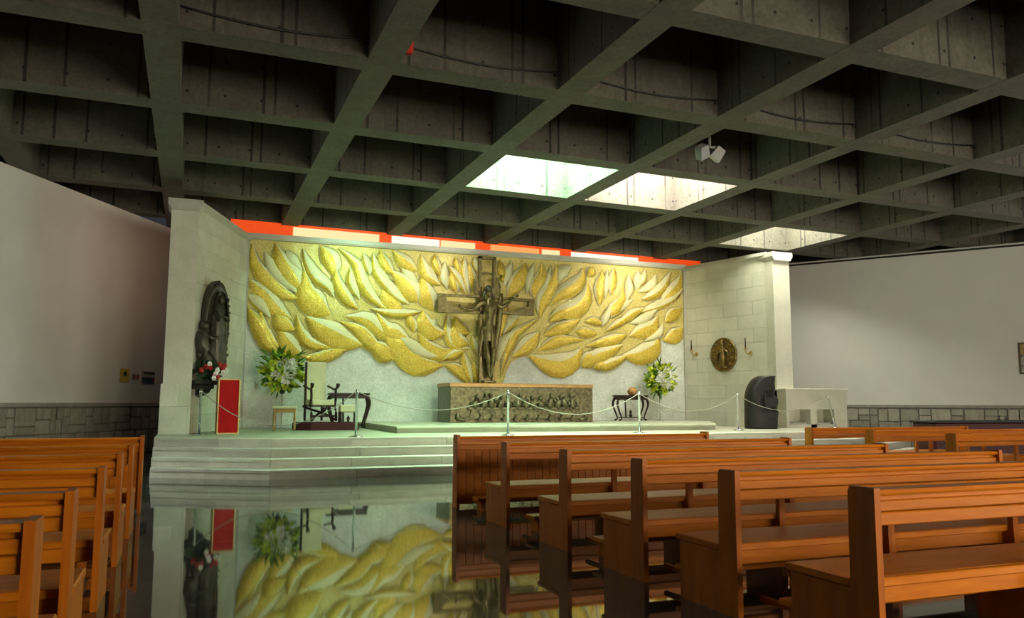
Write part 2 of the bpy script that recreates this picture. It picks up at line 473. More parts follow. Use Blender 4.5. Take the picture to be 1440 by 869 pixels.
# ------------------------------------------------------------------ platform and steps
XA, XB = -.62, 19.3
def outline(k):
    """front outline of step level k (0 lowest) : y of front and chamfer start"""
    y = 15.65 + k*.43
    s = k*.43*.29
    return [(XA, y+1.22-s*0), (1.42+s*.35, y), (15.8-s*.35, y), (XB, y+2.1)]
for k in range(4):
    z0, z1 = k*ZP/4, (k+1)*ZP/4
    pts = outline(k)
    nxt = outline(k+1) if k < 3 else None
    st = struct('step' if k < 3 else 'platform', ['lowest broad stone step below the altar platform', 'second stone step below the altar platform', 'third stone step below the altar platform', 'broad pale stone altar platform on top of the steps'][k])
    back = [(XB, 24.15), (XA, 24.15)] if k == 3 else [(p[0], p[1]+.25) for p in reversed(nxt)]
    # core
    inner = [(p[0], p[1]+.03) for p in pts]
    MB().prism(inner + back, z0, z1-.03, 'z').build('core', 'step_stone', st)
    if k == 3:
        MB().prism([(p[0], p[1]+.45) for p in pts] + back, z1-.03, z1, 'z').build('paving', 'platform_stone', st)
    # slabs along the front edges (tread with nosing, riser below)
    for s_ in range(3):
        a = Vector(pts[s_]); b = Vector(pts[s_+1]); L = (b-a).length; d = (b-a)/L
        n = max(1, round(L/(1.55+.25*((k*3+s_) % 3))))
        cuts = [0.] + [L*(q+random.uniform(-.18, .18))/n for q in range(1, n)] + [L]
        for q in range(n):
            p0 = a+d*(cuts[q]+.004); p1 = a+d*(cuts[q+1]-.004)
            wv = Vector((0, .48 if k < 3 else .45))
            poly = [tuple(p0+Vector((0, -.025))), tuple(p1+Vector((0, -.025))), tuple(p1+wv), tuple(p0+wv)]
            MB().prism(poly, z1-.045, z1, 'z').build('tread_slab', 'step_stone', st)
            poly = [tuple(p0), tuple(p1), tuple(p1+Vector((0, .04))), tuple(p0+Vector((0, .04)))]
            MB().prism(poly, z0, z1-.046, 'z').build('riser_slab', 'step_stone', st)
pd = struct('platform_predella', 'low raised stone step carrying the altar', (0, 0, 0))
MB().prism([(4.6, 19.2), (13.5, 19.2), (15.7, 22.6), (15.7, 24.14), (4.6, 24.14)], ZP, ZQ-.05, 'z').build('core', 'platform_stone', pd)
x = 4.58
while x < 13.4:
    n = min(13.5, x+1.79)
    MB().cbox(x+.003, n-.003, 19.15, 20.2, ZQ-.05, ZQ, .008).build('tread_slab', 'platform_stone', pd); x = n
MB().prism([(4.6, 20.2), (13.5, 20.2), (13.5, 19.16), (15.72, 22.6), (15.7, 24.14), (4.6, 24.14)], ZQ-.05, ZQ-.001, 'z').build('paving', 'platform_stone', pd)

# ------------------------------------------------------------------ mural wall
XL, XR, ZT = 1.39, 15.83, 6.02
o = MB().box(XL, XR, YW, YW+.3, 0, ZT).build('wall_back', 'pale_mosaic'); tag(o, 'pale mosaic wall behind the altar carrying the golden flames', kind='structure')
o = MB().prism([(YW-.10, ZT), (YW-.16, ZT+.05), (YW-.16, ZT+.16), (YW+.3, ZT+.16), (YW+.3, ZT)], XL-.05, XR+.05, 'x').build('trim_1', 'trim_stone'); tag(o, 'grey stone cornice above the golden mural', kind='structure')
for k, x in enumerate((XL-.04, XR-.02)):
    o = MB().box(x, x+.06, YW-.07, YW-.001, ZP, ZT).build('trim_%d' % (k+5), 'trim_stone'); tag(o, 'thin stone edge strip %s of the mural' % ('left', 'right')[k], kind='structure')

# light cove above the cornice: self-glowing red fascia with bright tube panels
cv = thing('light_cove', 'orange-red cove with glowing strip lamps above the mural cornice', 'light fitting', (0, YW+.01, 0))
xa, xb = XL-.5, XR+.75
def strip(x0, x1, y0, y1, z0, top): return MB().add([(x0, y0, z0), (x1, y0, z0), (x1, y1, z0), (x0, y1, z0), (x0, y0, soffit(x0)+top), (x1, y0, soffit(x1)+top), (x1, y1, soffit(x1)+top), (x0, y1, soffit(x0)+top)], [(3, 2, 1, 0), (4, 5, 6, 7), (0, 1, 5, 4), (1, 2, 6, 5), (2, 3, 7, 6), (3, 0, 4, 7)])
strip(xa, xb, 0, .03, 6.182, .05).build('fascia', 'glowing_red_fascia', cv)
cov = [(412, 533, 'cove_tube'), (551, 618, 'cove_tube_white'), (620, 668, 'cove_tube'), (690, 758, 'cove_tube_orange'), (762, 787, 'cove_tube'), (803, 897, 'cove_tube_white')]
for a, b, mt in cov:
    x0 = aty(a, 330, YW).x; x1 = aty(b, 345, YW).x
    strip(x0, x1, -.02, -.001, 6.185, -.03).build('lamp_panel', mt, cv)

# gold flame field
mural = thing('mosaic_mural', 'gold and cream mosaic relief of spreading flames covering the altar wall', 'mural', (0, 0, 0))
low = [(345, 450), (352, 458), (365, 472), (375, 490), (388, 497), (405, 500), (425, 503), (445, 507), (462, 505), (475, 497), (490, 490), (505, 489), (515, 492), (530, 503), (545, 506), (560, 510), (575, 516), (592, 519), (610, 516), (625, 517), (640, 522), (650, 530), (657, 545), (660, 560), (704, 560), (707, 540), (712, 522), (720, 508), (735, 501), (745, 503), (757, 511), (775, 518), (790, 520), (805, 516), (815, 514), (825, 517), (845, 519), (860, 515), (875, 505), (890, 505), (905, 507), (916, 500), (924, 485), (930, 479), (945, 480), (962, 478)]
lw = [aty(x, y, YW) for x, y in low]
def lowz(X):
    for a, b in zip(lw, lw[1:]):
        if a.x <= X <= b.x: return a.z+(b.z-a.z)*(X-a.x)/max(1e-6, b.x-a.x)
    return lw[0].z if X < lw[0].x else lw[-1].z
NX, NZ = 240, 30
vs = []; fs = []
for i in range(NX+1):
    X = XL+.03+(XR-XL-.06)*i/NX; zb = lowz(X)
    for k in range(NZ+1):
        t = k/NZ; Z = zb+(ZT-.005-zb)*t
        bend = (X-8.45)
        wv = math.sin(5.2*Z - 1.25*abs(bend)+1.1*math.sin(1.7*X+.8*Z))*.5+.5*math.sin(3.1*X+2.3*Z)
        h = (.025+.02*wv)*min(1, t*9+.15)
        vs.append((X, YW-.005-h, Z))
for i in range(NX):
    for k in range(NZ):
        a = i*(NZ+1)+k; fs.append((a, a+NZ+1, a+NZ+2, a+1))
MB().add(vs, fs, 0, True).build('flame_field', 'field_mosaic', mural)

FL = [  # spine pixels from the photograph, width in pixels, gold share
 ([(355,344),(357,370),(378,397),(401,415),(421,420)],15,.8), ([(372,354),(384,378),(401,394),(419,413)],15,0), ([(388,343),(398,372),(412,392),(423,407)],24,.75),
 ([(426,350),(432,369),(444,389),(462,403),(469,418)],13,.4), ([(427,382),(430,412),(447,433),(464,442)],26,.8), ([(450,346),(465,366),(469,389)],18,.6),
 ([(470,372),(475,400),(490,424),(504,434)],13,.6), ([(475,349),(501,371),(508,397),(524,420),(544,436)],14,.5), ([(492,376),(495,400),(505,421)],11,.3),
 ([(524,355),(530,381),(545,403),(560,418)],13,.3), ([(348,393),(368,412),(386,433),(411,450)],20,.7), ([(346,415),(365,426),(380,447)],13,.2),
 ([(347,432),(360,452),(375,483),(391,496)],14,.85), ([(365,436),(372,468),(393,491)],12,.8), ([(386,440),(397,456),(414,464)],17,.8), ([(391,460),(406,486),(425,500)],19,.7),
 ([(417,443),(423,468),(438,484),(472,490)],13,.6), ([(430,446),(455,465),(480,478),(508,485)],27,.7), ([(424,502),(447,503),(470,496),(488,490)],12,.9),
 ([(478,452),(505,466),(524,486),(552,505)],15,.8), ([(485,445),(516,449),(539,468),(562,474)],17,.5), ([(540,472),(560,490),(588,510)],23,.8),
 ([(518,480),(539,496),(553,506)],19,.85), ([(546,474),(564,495),(590,514),(622,513)],24,.85), ([(556,468),(574,483),(594,496),(627,503)],13,.1), ([(587,468),(602,490),(620,498),(637,491)],17,.8),
 ([(529,440),(543,463),(558,469),(578,481)],18,.7), ([(520,434),(545,440),(570,441),(592,438)],10,.5), ([(575,442),(579,455),(582,468)],12,.7), ([(594,437),(598,454),(608,466),(626,469)],22,.75),
 ([(629,440),(630,468),(640,486),(660,490)],13,.3), ([(640,445),(645,461),(660,469)],16,.8), ([(637,456),(643,478),(659,484)],20,.7), ([(650,492),(656,518),(663,540)],12,.5),
 ([(622,506),(638,498),(654,494)],10,.7), ([(625,513),(645,521),(657,540)],12,.8), ([(663,472),(668,488),(671,502)],9,.3), ([(665,508),(668,524),(670,540)],10,.7),
 ([(535,352),(541,371),(554,387)],13,.6), ([(551,352),(570,371),(586,381)],15,.6), ([(561,368),(575,388),(587,396)],11,.1), ([(549,381),(570,400),(581,416),(586,425)],23,.75),
 ([(529,384),(543,400),(558,417),(575,428)],13,.3), ([(536,408),(548,425),(566,436)],19,.8), ([(591,358),(600,386),(619,401)],16,.5), ([(593,388),(600,416),(609,437)],21,.7),
 ([(625,368),(623,390),(628,407)],11,.1), ([(630,374),(643,390),(656,416)],10,.3), ([(634,380),(638,400),(641,413)],12,.7), ([(652,361),(653,388),(659,416)],11,.3), ([(659,369),(664,395),(670,411)],12,.7),
 ([(666,362),(670,374),(675,386)],9,.2), ([(611,358),(612,372),(620,390)],11,.6), ([(640,362),(643,374),(649,388)],9,.6),
 ([(702,366),(703,383),(708,397)],13,.85), ([(719,368),(712,387),(709,402)],11,.05), ([(738,370),(732,387),(722,404),(713,419)],17,.9), ([(750,370),(744,389),(740,414)],9,.05), ([(761,370),(761,390),(752,406),(751,420)],17,.9),
 ([(774,372),(767,398),(756,419),(755,441)],9,.05), ([(782,372),(779,392),(768,415),(761,430),(758,447)],16,.9), ([(803,374),(790,383),(784,399)],13,.05), ([(818,377),(816,392),(802,406),(785,415),(772,430)],18,.75),
 ([(825,399),(823,419),(808,435),(790,439),(771,446)],21,.7), ([(834,376),(830,382),(825,389)],12,.8), ([(846,380),(843,405),(842,430)],14,.85),
 ([(803,438),(785,443),(771,452)],12,.8), ([(815,449),(797,459),(779,465),(764,471)],15,.8), ([(820,452),(835,452),(848,457)],9,.9), ([(808,466),(822,468),(839,470)],12,.85), ([(758,466),(748,478),(735,490),(719,502)],17,.75),
 ([(754,494),(773,484),(790,478),(820,478)],13,.85), ([(852,480),(840,483),(828,486)],8,.8), ([(744,500),(766,510),(788,514),(807,505),(817,489)],25,.7), ([(816,516),(827,506),(852,495)],17,.8),
 ([(759,447),(737,460),(722,471),(716,485),(709,502),(703,531)],11,.6), ([(719,466),(707,485),(700,509)],14,.3), ([(833,518),(842,514),(852,511)],10,.8), ([(712,424),(706,450),(703,474)],11,.6), ([(729,444),(718,452),(706,470)],12,.3),
 ([(862,376),(860,397),(858,416)],11,.6), ([(875,403),(872,425),(859,438),(847,442)],15,.8), ([(882,386),(884,407),(879,424)],11,.2), ([(921,386),(915,401),(897,411)],11,.2), ([(943,381),(932,402),(918,414),(901,421)],13,.5),
 ([(957,384),(952,402),(937,419),(925,430)],17,.75), ([(959,406),(943,421),(920,431),(893,441)],11,.3), ([(909,433),(891,440),(880,448),(865,454)],11,.7), ([(959,434),(945,443),(934,453)],15,.85),
 ([(884,448),(870,454),(849,467)],9,.7), ([(924,445),(916,460),(900,466),(884,473)],19,.75), ([(881,471),(859,479),(821,487)],13,.8), ([(875,485),(853,496),(831,505),(820,517)],17,.75), ([(925,475),(918,490),(898,500),(874,500)],23,.75),
 ([(884,499),(857,512),(835,518)],12,.6), ([(959,461),(948,472),(932,479)],17,.85), ([(896,381),(897,394),(894,408)],12,.1), ([(906,379),(903,392),(898,402)],10,.3), ([(853,379),(851,400),(850,420)],8,.05),
 ([(863,426),(850,448),(845,460)],9,.1), ([(889,421),(872,432),(858,447)],9,.05), ([(925,433),(905,448),(885,455)],11,.05), ([(930,455),(925,470),(905,480)],9,.05), ([(510,356),(516,372),(520,388)],10,.3), ([(402,352),(410,366),(424,380)],12,.1)]
for k, (pts, wd, gold) in enumerate(FL):
    w3 = [aty(x, y, YW) for x, y in pts]
    S = catmull(w3, 9); W = wd*aty(720, 420, YW).y/F_PX*.5*1.55
    hgt = .07+.035*((k*7) % 5)/4
    vs = []; fs = []; mi = []
    cols = 6
    for i, p in enumerate(S):
        t = i/8
        d = S[min(i+1, 8)]-S[max(i-1, 0)]; d.y = 0; d.normalize()
        nrm = Vector((-d.z, 0, d.x))
        if nrm.z < 0: nrm = -nrm
        if abs(d.z) > .93: nrm = Vector((1 if p.x < 8.4 else -1, 0, 0))*1.0 if nrm.length else nrm
        wt = W*max(.06, math.sin(PI*min(1, max(0, .03+.94*t)))**1.05)
        for q in range(cols+1):
            s = -1+2*q/cols
            hh = hgt*(1-s*s)**.6*(.25+.75*math.sin(PI*(.08+.84*t)))
            X = min(XR-.03, max(XL+.04, p.x+nrm.x*wt*s)); Z = min(ZT-.006, p.z+nrm.z*wt*s)
            vs.append((X, YW-.030-hh, Z))
        for s in (-1, 1):
            for e in (1.0, 1.0+.032/max(wt, .04)):
                X = min(XR-.03, max(XL+.04, p.x+nrm.x*wt*s*e)); Z = min(ZT-.006, p.z+nrm.z*wt*s*e)
                vs.append((X, YW-.049, Z))
    b = MB(); RW = cols+5
    g = round(cols*gold)
    for i in range(8):
        for q in range(cols):
            a = i*RW+q
            b.f.append((a, a+RW, a+RW+1, a+1)); b.m.append(0 if q < g else 1); b.sm.append(True)
        for q in (cols+1, cols+3):
            a = i*RW+q; b.f.append((a, a+RW, a+RW+1, a+1)); b.m.append(2); b.sm.append(False)
    b.v = vs
    # dark groove skirt around the flame
    b.build('flame', ['gold_mosaic', 'cream_mosaic', 'groove'], mural)

# ------------------------------------------------------------------ splayed stone panels, cornices and pillars
def stone_panel(name, a, b, z0, z1, label, trim):
    a = Vector(a); b = Vector(b); L = (b-a).length; ang = math.atan2(b.y-a.y, b.x-a.x)
    r = struct(name, label, (a.x, a.y, 0), ang)      # local x along the wall; +y is behind the face
    MB().box(0, L, .02, .3, 0, z1).build('backing', 'trim_stone', r)
    nrow = 12; hh = (z1-z0)/nrow
    for k in range(nrow):
        cuts = [0., L*.31, L*.66, L] if k % 2 else [0., L*.16, L*.5, L*.83, L]
        for p, q in zip(cuts, cuts[1:]):
            MB().cbox(p+.003, q-.003, 0+random.uniform(0, .004), .03, z0+k*hh+.003, z0+(k+1)*hh-.003, .004).build('stone_block', 'panel_stone', r)
    t = MB().prism([(.0, z1), (-.10, z1+.05), (-.10, z1+.15), (.3, z1+.15), (.3, z1)], -.02, L+.02, 'x').build(trim, 'trim_stone', None, Matrix.Translation((a.x, a.y, 0)) @ Matrix.Rotation(ang, 4, 'Z'))
    tag(t, 'stone cornice topping the %s' % ('left splayed panel' if trim == 'trim_2' else 'right splayed panel'), kind='structure')
    return r
LPA, LPB = (.02, 20.4), (1.39, 24.2)
RPA, RPB = (15.83, 24.2), (16.62, 20.7)
stone_panel('wall_panel_left', LPA, LPB, ZP, 5.95, 'pale cut-stone panel angled left of the mural behind the bronze relief', 'trim_2')
stone_panel('wall_panel_right', RPA, RPB, ZP, 5.95, 'pale cut-stone panel angled right of the mural with a round medallion', 'trim_3')
def pillar(x0, x1, y0, y1, zt, label):
    r = struct('pillar', label, ((x0+x1)/2, (y0+y1)/2, ZP))
    hx, hy, h = (x1-x0)/2, (y1-y0)/2, zt-ZP
    MB().box(-hx, hx, -hy, hy, 0, h-.26).build('shaft', 'panel_stone', r)
    b = MB()
    b.prism([(-hx-.0, h-.26), (-hx-.03, h-.2), (-hx-.08, h-.14), (-hx-.08, h), (hx+.08, h), (hx+.08, h-.14), (hx+.03, h-.2), (hx, h-.26)], -hy-.08, hy+.08, 'y')
    b.build('capital', 'trim_stone', r)
    return r
pillar(-.56, .04, 20.1, 20.75, 6.06, 'tall square stone pillar left of the altar with flared capital')
pillar(16.60, 17.22, 20.4, 21.0, 6.06, 'tall square stone pillar right of the altar with flared capital')
pl = struct('plinth', 'stepped low stone plinth at the foot of the left pillar', (0, 0, ZP))
MB().cbox(-.60, -.02, 19.72, 20.08, 0, .62, .01).build('stone_block', 'panel_stone', pl)
MB().cbox(-.60, -.24, 19.80, 20.08, .62, 1.12, .01).build('stone_block', 'panel_stone', pl)

pang = math.atan2(LPB[1]-LPA[1], LPB[0]-LPA[0])
bl = thing('added_back_light', 'added warm lamp panel hidden behind the left stone panel, standing in for cove glow on the side wall', 'light fitting', (LPA[0], LPA[1], 4.7), pang)  # unseen lamp added to lift the dark wall corner by the pillar
MB().cbox(.75, 3.6, .302, .36, 0, .9, .01).build('housing', 'metal_frame', bl)
MB().box(.80, 3.55, .361, .375, .05, .85).build('lamp_panel', 'added_back_glow', bl)

# ------------------------------------------------------------------ stone dados of the side walls
def dado(name, a, d, t0, t1, inward, label):
    o = a + d*t0; ang = math.atan2(d.y, d.x); L = t1-t0
    r = struct(name, label, (o.x, o.y, 0), ang)
    sgn = 1 if (Matrix.Rotation(-ang, 3, 'Z') @ inward).y > 0 else -1
    def bx(x0, x1, p, q, z0, z1): return MB().cbox(x0, x1, min(sgn*p, sgn*q), max(sgn*p, sgn*q), z0, z1, .008)
    bx(0, L, -.01, .05, 0, 1.28).build('backing', 'dado_back', r)
    bx(0, L, -.01, .13, 1.28, 1.37).build('coping', 'dado_stone', r)
    # irregular ashlar: modules of .9 x .62 split in pieces
    shared = {}
    def stone(x0, z0, wx, wz):
        key = (round(wx, 2), round(wz, 2))
        if key not in shared: shared[key] = MB().cbox(.012, wx-.012, min(0, sgn*.05), max(0, sgn*.05), .012, wz-.012, .012).mesh('stone', 'dado_stone')
        link('stone', shared[key], r, Matrix.Translation((x0, sgn*(.05+random.choice((-.02, 0, .015))), z0)))
    lay = [[(0, 0, .3, .22), (.3, 0, .6, .22), (0, .22, .55, .4), (.55, .22, .35, .18), (.55, .4, .35, .22)],
           [(0, 0, .5, .34), (.5, 0, .2, .62), (.7, 0, .2, .34), (0, .34, .22, .28), (.22, .34, .28, .28), (.7, .34, .2, .28)],
           [(0, 0, .25, .4), (.25, 0, .65, .2), (.25, .2, .3, .42), (0, .4, .25, .22), (.55, .2, .35, .42)]]
    nx = int(L/.9)
    for i in range(nx):
        for z in (.02, .64):
            for x, zz, wx, wz in lay[random.randrange(3)]: stone(i*.9+x, z+zz, wx, wz)
    return r
inl = -ln; inr = -rn
dado('baseboard_left', LWA, ld, -1.2, 7.4, inl, 'irregular stone dado along the foot of the left wall')
dado('baseboard_right', RWA, rd, -.3, 8.2, inr, 'irregular stone dado along the foot of the right wall')
p0 = RWA + rd*(-1); p1 = RWA + rd*16
o = MB().tube([p0+inr*.06+Vector((0, 0, soffit(p0.x)-.10)), p1+inr*.06+Vector((0, 0, soffit(p1.x)-.10))], .03).build('conduit', 'black'); tag(o, 'thin dark conduit running along the top of the right wall', 'pipe')

# ------------------------------------------------------------------ pews
def pew_end(b, x0, x1):
    return b.prism([(0, 0), (.68, 0), (.68, .405), (.2, .405), (.19, .93), (.17, .955), (.0, .955)], x0, x1, 'x')
def make_pew(L, screen=False):
    root = bpy.data.objects.new('pew', None); COL.objects.link(root)
    T = .042
    if screen:
        for x in (0, L-T):
            MB().prism([(0, 0), (.2, 0), (.19, .93), (.17, .97), (0, .97)], x, x+T, 'x').build('end_panel', 'pew_end_wood', root)
    else:
        for x in (0, L-T): pew_end(MB(), x, x+T).build('end_panel', 'pew_end_wood', root)
    i0, i1 = T, L-T
    cap = MB().prism([(.02, .912), (.012, .925), (.02, .944), (.15, .944), (.155, .925), (.15, .912)], i0, i1, 'x'); cap.build('top_rail', 'pew_wood', root)
    MB().box(i0, i1, .065, .11, .885, .912).build('rail_neck', 'pew_wood', root)
    MB().cbox(i0, i1, .03, .11, .828, .885, .006).build('back_board', 'pew_wood', root)
    if screen:
        MB().cbox(i0, i1, .045, .1, .76, .826, .005).build('back_board', 'pew_wood', root)
        n = int((L-2*T)/.11); wv = (L-2*T)/n; b = MB()
        pm = MB().cbox(0, wv-.004, .07, .1, .08, .76, .006).mesh('plank', 'pew_wood')
        for k in range(n): link('plank', pm, root, Matrix.Translation((i0+k*wv, 0, 0)))
        MB().box(i0, i1, .05, .12, .04, .10).build('foot_rail', 'pew_wood', root)
    else:
        MB().cbox(i0, i1, .038, .1, .752, .822, .006).build('back_board', 'pew_wood', root)
        MB().cbox(-.004, L+.004, .203, .73, .407, .45, .008).build('seat', 'pew_wood', root)
        MB().cbox(i0, i1, .16, .20, .40, .45, .006).build('seat_rail', 'pew_wood', root)
        MB().cbox(i0, i1, .21, .245, .30, .405, .006).build('apron', 'pew_wood', root)
        MB().cbox(i0, i1, .60, .635, .32, .405, .006).build('apron', 'pew_wood', root)
        for f in (.36, .68):
            MB().prism([(.10, 0), (.6, 0), (.6, .32), (.25, .32), (.16, .45), (.15, .90), (.11, .90), (.11, .45)], L*f-.03, L*f+.03, 'x').build('support', 'pew_end_wood', root)
    k = MB().cbox(.14, L-.14, -.46, -.22, .135, .175, .008).build('kneeler', 'pew_wood', root)
    for x in (.2, L*.5, L-.26): MB().prism([(-.44, 0), (-.24, 0), (-.26, .135), (-.42, .135)], x, x+.055, 'x').build('kneeler_leg', 'pew_end_wood', k)
    for x in (.2, L-.26): MB().box(x+.01, x+.045, -.26, .05, .09, .125).build('kneeler_arm', 'pew_end_wood', k)
    return root
LC = 4.02
ordn = ['front', 'second', 'third', 'fourth', 'fifth', 'sixth']
pew0 = make_pew(LC); used = []
def place(proto, x, y, label, group):
    o = proto if proto not in used else copy_tree(proto)
    used.append(proto); o.location = (x, y, 0)
    tag(o, label, 'pew', group); return o
scr = make_pew(LC, True); scr.name = 'pew_screen'
place(scr, 3.40, 10.72, 'boarded wooden screen with kneeler before the front pew of the middle block', 'pew screens')
for k, y in enumerate((8.86, 7.24, 5.83, 4.63, 3.43)):
    place(pew0, 3.40, y, '%s wooden pew counted from the altar in the middle block' % ordn[k], 'pews of the middle block')
place(scr, -.515-LC, 11.62, 'boarded wooden screen with kneeler before the front pew of the left block', 'pew screens')
for k, y in enumerate((9.5, 7.95, 6.32, 4.72, 3.60)):
    place(pew0, -.515-LC, y, '%s wooden pew counted from the altar in the left block' % ordn[k], 'pews of the left block')
for k, y in enumerate((12.45, 10.95, 9.32, 7.7)):
    place(pew0, 10.9, y, '%s wooden pew counted from the altar in the right block' % ordn[k], 'pews of the right block')

# ------------------------------------------------------------------ altar
AX0, AX1, AY0, AY1, AH = 6.87, 11.36, 22.35, 23.62, 1.12
al = thing('altar', 'long dark stone altar with bronze banquet relief on its front', 'altar', ((AX0+AX1)/2, (AY0+AY1)/2, ZQ))
hw, hd = (AX1-AX0)/2, (AY1-AY0)/2
MB().cbox(-hw, hw, -hd+.06, hd, 0, AH-.11, .01).build('body', 'altar_stone', al)
MB().cbox(-hw-.02, hw+.02, -hd+.02, hd+.02, AH-.11, AH, .012).build('top_slab', 'copper_edge', al)
rel = MB().cbox(-hw, hw, -hd+.01, -hd+.06, .0, AH-.11, .012).build('relief_panel', 'altar_bronze', al)
MB().cbox(-hw+.5, hw-.45, -hd-.09, -hd+.02, .36, .44, .015).build('relief_table', 'altar_bronze', rel)
MB().prism([(-hw+.55, .12), (-hw+.62, .37), (hw-.55, .37), (hw-.48, .12)], -hd-.05, -hd+.02, 'y').build('relief_cloth', 'altar_bronze', rel)
for k in range(13):
    x = -hw+.72+k*(2*hw-1.4)/12; lean = random.uniform(-.10, .10); zz = .70+random.uniform(-.05, .06)
    b = MB()
    b.tube([(x-.02, -hd-.01, .40), (x+lean*.4, -hd-.03, .55), (x+lean, -hd-.03, zz-.06)], [.10, .105, .055], 8)
    b.ball((x+lean*1.2, -hd-.05, zz+.03), .062, 8, 6, sc=(1, 1, 1.2))
    s = random.choice((-1, 1))
    b.tube([(x+lean+.08*s, -hd-.04, zz-.10), (x+lean+.2*s, -hd-.07, zz-.2), (x+lean+.1*s, -hd-.10, .47)], [.036, .03, .026], 6)
    b.tube([(x+lean-.08*s, -hd-.04, zz-.10), (x+lean-.17*s, -hd-.06, zz-.12), (x+lean-.24*s, -hd-.07, zz-.02)], [.036, .03, .022], 6)
    b.build('relief_figure', 'altar_bronze', rel)
for k in range(9):
    x = -hw+.8+k*(2*hw-1.6)/8
    MB().tube([(x, -hd-.03, .31), (x+.1, -hd-.06, .2), (x+.02, -hd-.04, .08), (x+.1, -hd-.07, .05)], [.045, .04, .032, .028], 6).build('relief_leg', 'altar_bronze', rel)
for x, s in ((-hw+.22, 1), (hw-.25, -1)):
    b = MB().ball((x, -hd-.02, .16), .10, 8, 6, sc=(.8, .5, 1.2)); b.tube([(x, -hd-.02, .1), (x+.16*s, -hd-.03, .06), (x+.24*s, -hd-.03, .12)], [.05, .045, .03], 6)
    b.build('relief_vase', 'altar_bronze', rel)

# ------------------------------------------------------------------ cross with corpus
CY = 23.86
cr = thing('altar_cross', 'large openwork bronze cross with round halo standing behind the altar', 'cross', (8.47, CY, ZQ))
Z = lambda z: z-ZQ
def frame_bar(name, pts, r=.045):
    b = MB()
    for a, c in zip(pts, pts[1:]):
        a = Vector(a); c = Vector(c); d = (c-a)
        u_ = d.normalized(); M = Matrix((u_, Vector((0, 1, 0)), u_.cross(Vector((0, 1, 0))))).transposed().to_4x4(); M.translation = a
        b.box(-r*.5, d.length+r*.5, -.09, .09, -r*.5, r*.5, 0, M)
    return b.build(name, 'cross_bronze', cr)
frame_bar('upright_frame', [(-.235, 0, Z(5.0)), (-.235, 0, Z(5.89)), (.235, 0, Z(5.89)), (.235, 0, Z(5.0))], .075)
frame_bar('upright_frame', [(-.20, 0, 0), (-.21, 0, Z(4.3))], .07)
frame_bar('upright_frame', [(.21, 0, 0), (.215, 0, Z(4.3))], .07)
MB().cbox(-.2, .2, .03, .07, 0, Z(3.3), .01).build('upright_plate', 'cross_bronze', cr)
frame_bar('arm_frame', [(-1.54, 0, Z(4.66)), (-.3, 0, Z(4.66))], .07)
frame_bar('arm_frame', [(-1.54, 0, Z(4.16)), (-.15, 0, Z(4.16))], .08)
frame_bar('arm_frame', [(.25, 0, Z(4.66)), (1.54, 0, Z(4.62))], .07)
frame_bar('arm_frame', [(.2, 0, Z(4.2)), (1.54, 0, Z(4.18))], .07)
MB().prism([(-1.57, Z(4.13)), (-1.57, Z(4.69)), (-1.36, Z(4.69)), (-1.32, Z(4.5)), (-1.22, Z(4.4)), (-1.1, Z(4.34)), (-.9, Z(4.3)), (-.9, Z(4.13))], -.08, .09, 'y').build('arm_end', 'cross_bronze', cr)
MB().prism([(1.57, Z(4.15)), (1.57, Z(4.66)), (1.40, Z(4.66)), (1.38, Z(4.42)), (1.2, Z(4.38)), (1.0, Z(4.29)), (.7, Z(4.25)), (.7, Z(4.15))], -.08, .09, 'y').build('arm_end', 'cross_bronze', cr)
# halo : ring with two side discs segments, open centre
hc = Vector((0, -.02, Z(4.98))); hr = .43
ringp = [hc+Vector((hr*math.cos(a), 0, hr*math.sin(a))) for a in [2*PI*k/40 for k in range(41)]]
MB().tube(ringp, .032, 8).build('halo_ring', 'cross_bronze', cr)
for s in (-1, 1):
    arc = [(s*hr*.98*math.cos(a), hc.z+hr*.98*math.sin(a)) for a in [(-62+124*k/16)*PI/180 for k in range(17)]]
    arc = [(x, z) for x, z in arc] + [(s*.18, hc.z+.35), (s*.16, hc.z-.35)]
    MB().prism(arc, -.03, .02, 'y').build('halo_plate', 'cross_bronze', cr)
# veil strip curving from the right arm down to the legs
vp = catmull([(.44, -.12, Z(4.78)), (.40, -.12, Z(4.30)), (.36, -.1, Z(3.8)), (.28, -.1, Z(3.3)), (.2, -.1, Z(2.85)), (.2, -.08, Z(2.5))], 14)
b = MB().tube(vp, [.05, .075, .09, .095, .10, .10, .10, .095, .095, .09, .09, .085, .075, .05], 10)
b.build('veil', 'cross_bronze', cr)

def skin(name, joints, bones, mat, parent, root=0, levels=2, M=None):
    me = bpy.data.meshes.new(name); me.from_pydata([Vector(j[0]) for j in joints], bones, [])
    me.materials.append(MATS[mat])
    o = link(name, me, parent, M)
    md = o.modifiers.new('skin', 'SKIN'); md.use_smooth_shade = True
    for i, v in enumerate(me.skin_vertices[0].data):
        r = joints[i][1]; v.radius = r if isinstance(r, tuple) else (r, r); v.use_root = (i == root)
    sb = o.modifiers.new('sub', 'SUBSURF'); sb.levels = levels; sb.render_levels = levels
    return o
